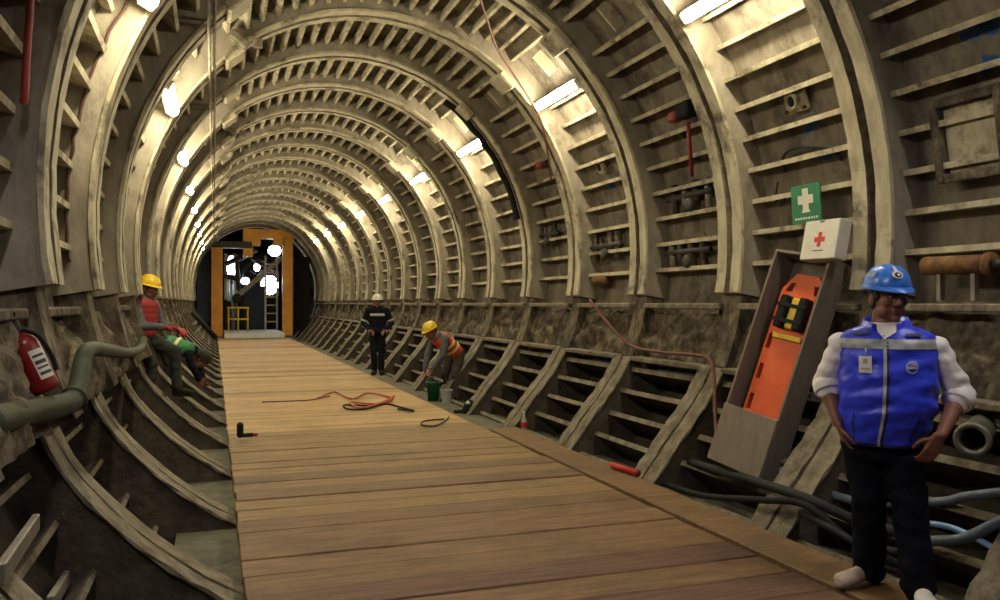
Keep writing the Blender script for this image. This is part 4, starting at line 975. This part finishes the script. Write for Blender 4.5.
# badge
bp = vsurf(1.185, 249, 0.016, False); bd = empty('badge_tmp', (0, 0, 0)); bpy.data.objects.remove(bd)
b = MB(); b.box(bp, (0.062, 0.004, 0.085), Matrix.Rotation(R(-10), 3, 'Z'), 0.002); bg = b.build('identity_badge', 'white_cloth', man)
b = MB(); b.box(bp + Vector((0.0, -0.003, 0.018)), (0.022, 0.002, 0.024), Matrix.Rotation(R(-10), 3, 'Z')); b.build('badge_photo', 'silver', bg)
b = MB(); b.box(bp + Vector((0, -0.003, -0.02)), (0.044, 0.002, 0.008), Matrix.Rotation(R(-10), 3, 'Z')); b.build('badge_text', 'silver', bg)
b = MB(); b.tube([bp + Vector((0, 0, 0.04)), bp + Vector((0.002, 0.004, 0.085))], 0.004, 6); b.build('badge_clip', 'silver', bg)
# jeans and shoes
KL, AL, TL = Vector((-0.085, -0.01, 0.46)), Vector((-0.085, 0.08, 0.10)), Vector((-0.235, -0.09, 0.0))
KR, AR, TR = Vector((0.105, -0.07, 0.46)), Vector((0.145, -0.12, 0.10)), Vector((0.195, -0.33, 0.0))
b = MB(); loft_mesh(b, [(-0.03, 0.015, 0.68, 0.185, 0.13), (-0.03, 0.01, 0.76, 0.19, 0.13), (-0.025, 0.01, 0.84, 0.19, 0.13)])
for h_, k_, a_ in (((-0.115, 0.01, 0.74), KL, AL), ((0.07, 0.0, 0.74), KR, AR)):
    cap_mesh(b, h_, 0.108, Vector(h_).lerp(k_, 0.5), 0.098, 16); cap_mesh(b, Vector(h_).lerp(k_, 0.5), 0.098, k_, 0.09, 16); cap_mesh(b, k_, 0.09, a_, 0.084, 16); cap_mesh(b, a_, 0.084, a_ + Vector((0, 0, -0.02)), 0.088, 16)
blob('jeans', 'jeans', b, man, 0.010, 3, 0.014, 11)
shoe(man, AL, TL, 'shoe'); shoe(man, AR, TR, 'shoe_white', 'white')

# ---- smaller workers: built from joints
def worker(label, loc, rz, J, top, trousers, helm, vest_m=None, stripe=None, gloves=None, head_rot=None, scale=1.0, vox=0.012):
    r = empty('person', loc, rz, label=label, cat='person'); r.scale = (scale,) * 3
    V = {k: Vector(v) for k, v in J.items()}
    hr = head_rot or Matrix.Identity(3); up = (V['neck'] - V['pelvis']).normalized()
    b = MB(); head_shapes(b, V['head'], hr); cap_mesh(b, V['head'] + hr @ Vector((0, 0.03, -0.1)), 0.055, V['neck'], 0.07); cap_mesh(b, V['neck'] - up * 0.06, 0.1, V['pelvis'], 0.11)
    for s in 'LR':
        cap_mesh(b, V['neck'] - up * 0.06, 0.07, V['sh' + s], 0.06); cap_mesh(b, V['sh' + s], 0.055, V['el' + s], 0.044); cap_mesh(b, V['el' + s], 0.043, V['wr' + s], 0.03)
        d = (V['wr' + s] - V['el' + s]).normalized(); hand(b, V['wr' + s], d, Vector((-d.y, d.x, 0.2)) if abs(d.z) > 0.5 else Vector((0, 0, -1)), Vector((0, -1, 0.3)) if abs(d.y) < 0.8 else Vector((0, 0, 1)), 35, 1.05)
    blob('body', 'skin', b, r, 0.008, 2); face_bits(r, V['head'], hr); hair_cap(r, V['head'], hr)
    helmet(r, V['head'] + Vector((0, 0, 0.01)), hr, helm, 0.97, 0.0, 24)
    sx = (V['shR'] - V['shL']).normalized(); fw = sx.cross(up).normalized()
    def trunk(b, g, z0, z1):
        R3 = Matrix((sx, -fw, up)).transposed()
        for i in range(6):
            t = z0 + (z1 - z0) * i / 5; c = V['pelvis'].lerp(V['neck'] - up * 0.05, t); w = 0.165 + 0.035 * math.sin(PI * min(1, t * 0.75)) - (0.05 if t > 0.95 else 0); ell_mesh(b, c, (w + g, 0.115 + g, 0.11), R3)
    b = MB(); trunk(b, 0.0, 0.05, 1.0)
    for s in 'LR':
        cap_mesh(b, V['neck'] - up * 0.07, 0.08, V['sh' + s], 0.074); cap_mesh(b, V['sh' + s], 0.072, V['el' + s], 0.06); cap_mesh(b, V['el' + s], 0.06, V['wr' + s], 0.046)
    blob('jacket', top, b, r, vox, 3, 0.01, 14)
    b = MB(); ell_mesh(b, V['pelvis'], (0.165, 0.125, 0.12), Matrix((sx, -fw, up)).transposed())
    for s in 'LR':
        cap_mesh(b, V['hip' + s], 0.098, V['kn' + s], 0.075); cap_mesh(b, V['kn' + s], 0.074, V['an' + s], 0.062)
    blob('trousers', trousers, b, r, vox, 3, 0.012, 12)
    for s in 'LR': shoe(r, V['an' + s], V['toe' + s], 'black', 'black', 1.0, 'boot')
    if vest_m:
        b = MB(); trunk(b, 0.016, 0.12, 0.93); o = blob('vest', vest_m, b, r, vox, 2)
        for t in stripe or ():
            b2 = MB(); R3 = Matrix((sx, -fw, up)).transposed(); c = V['pelvis'].lerp(V['neck'] - up * 0.05, t); w = 0.165 + 0.035 * math.sin(PI * min(1, t * 0.75)) + 0.022
            mt = R3.to_4x4(); mt.translation = c; b2.lathe([(1, -0.025), (1.02, 0), (1, 0.025)], 24, mt @ Matrix.Diagonal((w, 0.14, 1, 1)), False); b2.build('reflective_band', 'silver_yel', o)
    if gloves:
        for s in 'LR':
            d = (V['wr' + s] - V['el' + s]).normalized(); b = MB(); hand(b, V['wr' + s] - d * 0.005, d, Vector((0, 0, -1)), Vector((0, -1, 0.3)), 35, 1.22); cap_mesh(b, V['wr' + s] - d * 0.05, 0.05, V['wr' + s], 0.042); blob('glove', gloves, b, r, 0.009, 2)
    return r, V
# navy worker with white helmet, standing at the kerb
r, V = worker('worker in navy coverall and white helmet standing on the deck edge', (3.22, 17.0, 0), R(-12),
    dict(head=(0, -0.02, 1.52), neck=(0, 0.01, 1.40), pelvis=(0, 0, 0.93), shL=(-0.19, 0, 1.33), shR=(0.19, 0, 1.33), elL=(-0.29, 0.03, 1.07), elR=(0.29, 0.03, 1.07), wrL=(-0.15, -0.14, 0.95), wrR=(0.17, -0.14, 0.95),
         hipL=(-0.09, 0, 0.88), hipR=(0.09, 0, 0.88), knL=(-0.08, -0.03, 0.48), knR=(0.09, -0.04, 0.48), anL=(-0.06, 0.02, 0.1), anR=(0.08, -0.02, 0.1), toeL=(-0.09, -0.2, 0), toeR=(0.1, -0.24, 0)), 'navy', 'navy', 'white')
b = MB(); b.box((0, -0.135, 1.25), (0.30, 0.02, 0.05), None, 0.006); b.build('reflective_band', 'silver', r)
for s in (-1, 1):
    p = V['shL'].lerp(V['elL'], 0.75) if s < 0 else V['shR'].lerp(V['elR'], 0.75); d = (V['elL'] - V['shL'] if s < 0 else V['elR'] - V['shR']).normalized(); mt = d.to_track_quat('Z', 'Y').to_matrix().to_4x4(); mt.translation = p
    b = MB(); b.lathe([(0.068, -0.02), (0.071, 0), (0.068, 0.02)], 16, mt, False); b.build('sleeve_band', 'silver', r)
# worker bending over beside the deck, orange vest; faces the deck (local -Y towards picture left)
r, V = worker('bending worker in orange red vest and yellow helmet beside the kerb', (3.80, 13.4, -0.14), R(-72),
    dict(head=(0, -0.42, 1.16), neck=(0, -0.29, 1.07), pelvis=(0, 0.10, 0.80), shL=(-0.19, -0.24, 1.03), shR=(0.19, -0.24, 1.03), elL=(-0.22, -0.33, 0.76), elR=(0.22, -0.33, 0.76), wrL=(-0.12, -0.44, 0.56), wrR=(0.12, -0.44, 0.56),
         hipL=(-0.10, 0.10, 0.78), hipR=(0.10, 0.10, 0.78), knL=(-0.13, -0.06, 0.42), knR=(0.14, -0.02, 0.42), anL=(-0.14, 0.08, 0.1), anR=(0.15, 0.12, 0.1), toeL=(-0.16, -0.14, 0), toeR=(0.17, -0.1, 0)),
    'grey_shirt', 'brown_trousers', 'yellow', 'hi_vis', (0.35, 0.62), head_rot=Matrix.Rotation(R(25), 3, 'X'))
bk = empty('bucket', (3.46, 13.3, -0.14), label='green plastic bucket in front of the bending worker', cat='bucket')
MB().lathe([(0.08, 0.005), (0.09, 0.0), (0.115, 0.29), (0.125, 0.295), (0.125, 0.32), (0.11, 0.315), (0.105, 0.27), (0.08, 0.02)], 20, None, False).build('pail', 'green_pl', bk)
b = MB(); b.tube([(0.12 * math.cos(a), 0.02, 0.30 + 0.11 * math.sin(a)) for a in [PI * i / 10 for i in range(11)]], 0.006, 6); b.build('handle', 'steel_light', bk)
wb = empty('bucket', (3.62, 13.05, -0.14), label='small pale tub beside the green bucket', cat='bucket'); MB().lathe([(0.08, 0.0), (0.1, 0.2), (0.105, 0.21), (0.09, 0.2)], 16, None, False).build('tub', 'silver', wb); MB().lathe([(0.09, 0.15), (0.05, 0.155)], 12).build('fill', 'concrete', wb)
# left worker: yellow helmet, red vest over grey shirt, half sitting on the left ledge, facing the deck
r, V = worker('worker in yellow helmet and red vest perched on the left ledge', (-0.74, 10.2, 0.52), R(60),
    dict(head=(0.0, -0.05, 1.20), neck=(0, 0.0, 1.08), pelvis=(0, 0.03, 0.62), shL=(-0.18, 0.02, 1.01), shR=(0.18, 0.02, 1.01), elL=(-0.23, -0.10, 0.76), elR=(0.23, -0.08, 0.76), wrL=(-0.10, -0.33, 0.74), wrR=(0.12, -0.33, 0.72),
         hipL=(-0.09, 0.0, 0.58), hipR=(0.09, 0.0, 0.58), knL=(-0.11, -0.16, 0.30), knR=(0.13, -0.30, 0.44), anL=(-0.10, -0.12, -0.02), anR=(0.13, -0.34, 0.02), toeL=(-0.12, -0.34, -0.12), toeR=(0.14, -0.56, -0.10)),
    'grey_shirt', 'work_trousers', 'yellow', 'hi_red', None, 'hi_red', head_rot=Matrix.Rotation(R(12), 3, 'X'), scale=0.95)
# second worker on the left, crouched forward, green vest
r, V = worker('crouching worker in green reflective vest beyond the worker in red', (-0.62, 12.3, 0.30), R(78),
    dict(head=(0.0, -0.5, 0.44), neck=(0, -0.40, 0.55), pelvis=(0, 0.0, 0.70), shL=(-0.18, -0.36, 0.53), shR=(0.18, -0.36, 0.53), elL=(-0.22, -0.42, 0.36), elR=(0.22, -0.42, 0.36), wrL=(-0.12, -0.50, 0.16), wrR=(0.12, -0.50, 0.16),
         hipL=(-0.09, 0.02, 0.66), hipR=(0.09, 0.02, 0.66), knL=(-0.12, -0.08, 0.36), knR=(0.13, -0.06, 0.36), anL=(-0.12, 0.08, 0.04), anR=(0.13, 0.1, 0.04), toeL=(-0.13, -0.12, -0.06), toeR=(0.14, -0.1, -0.06)),
    'navy', 'work_trousers', 'hair', 'hi_green', (0.45,), head_rot=Matrix.Rotation(R(60), 3, 'X'), scale=0.92)
p0, p1 = onY(192, 312, 12.4), onY(216, 338, 12.4)
b = MB(); b.tube([p0, p1], 0.035, 8); tag(b.build('black_pipe', 'black'), 'short black pipe slanting above the crouching worker on the left', 'pipe')
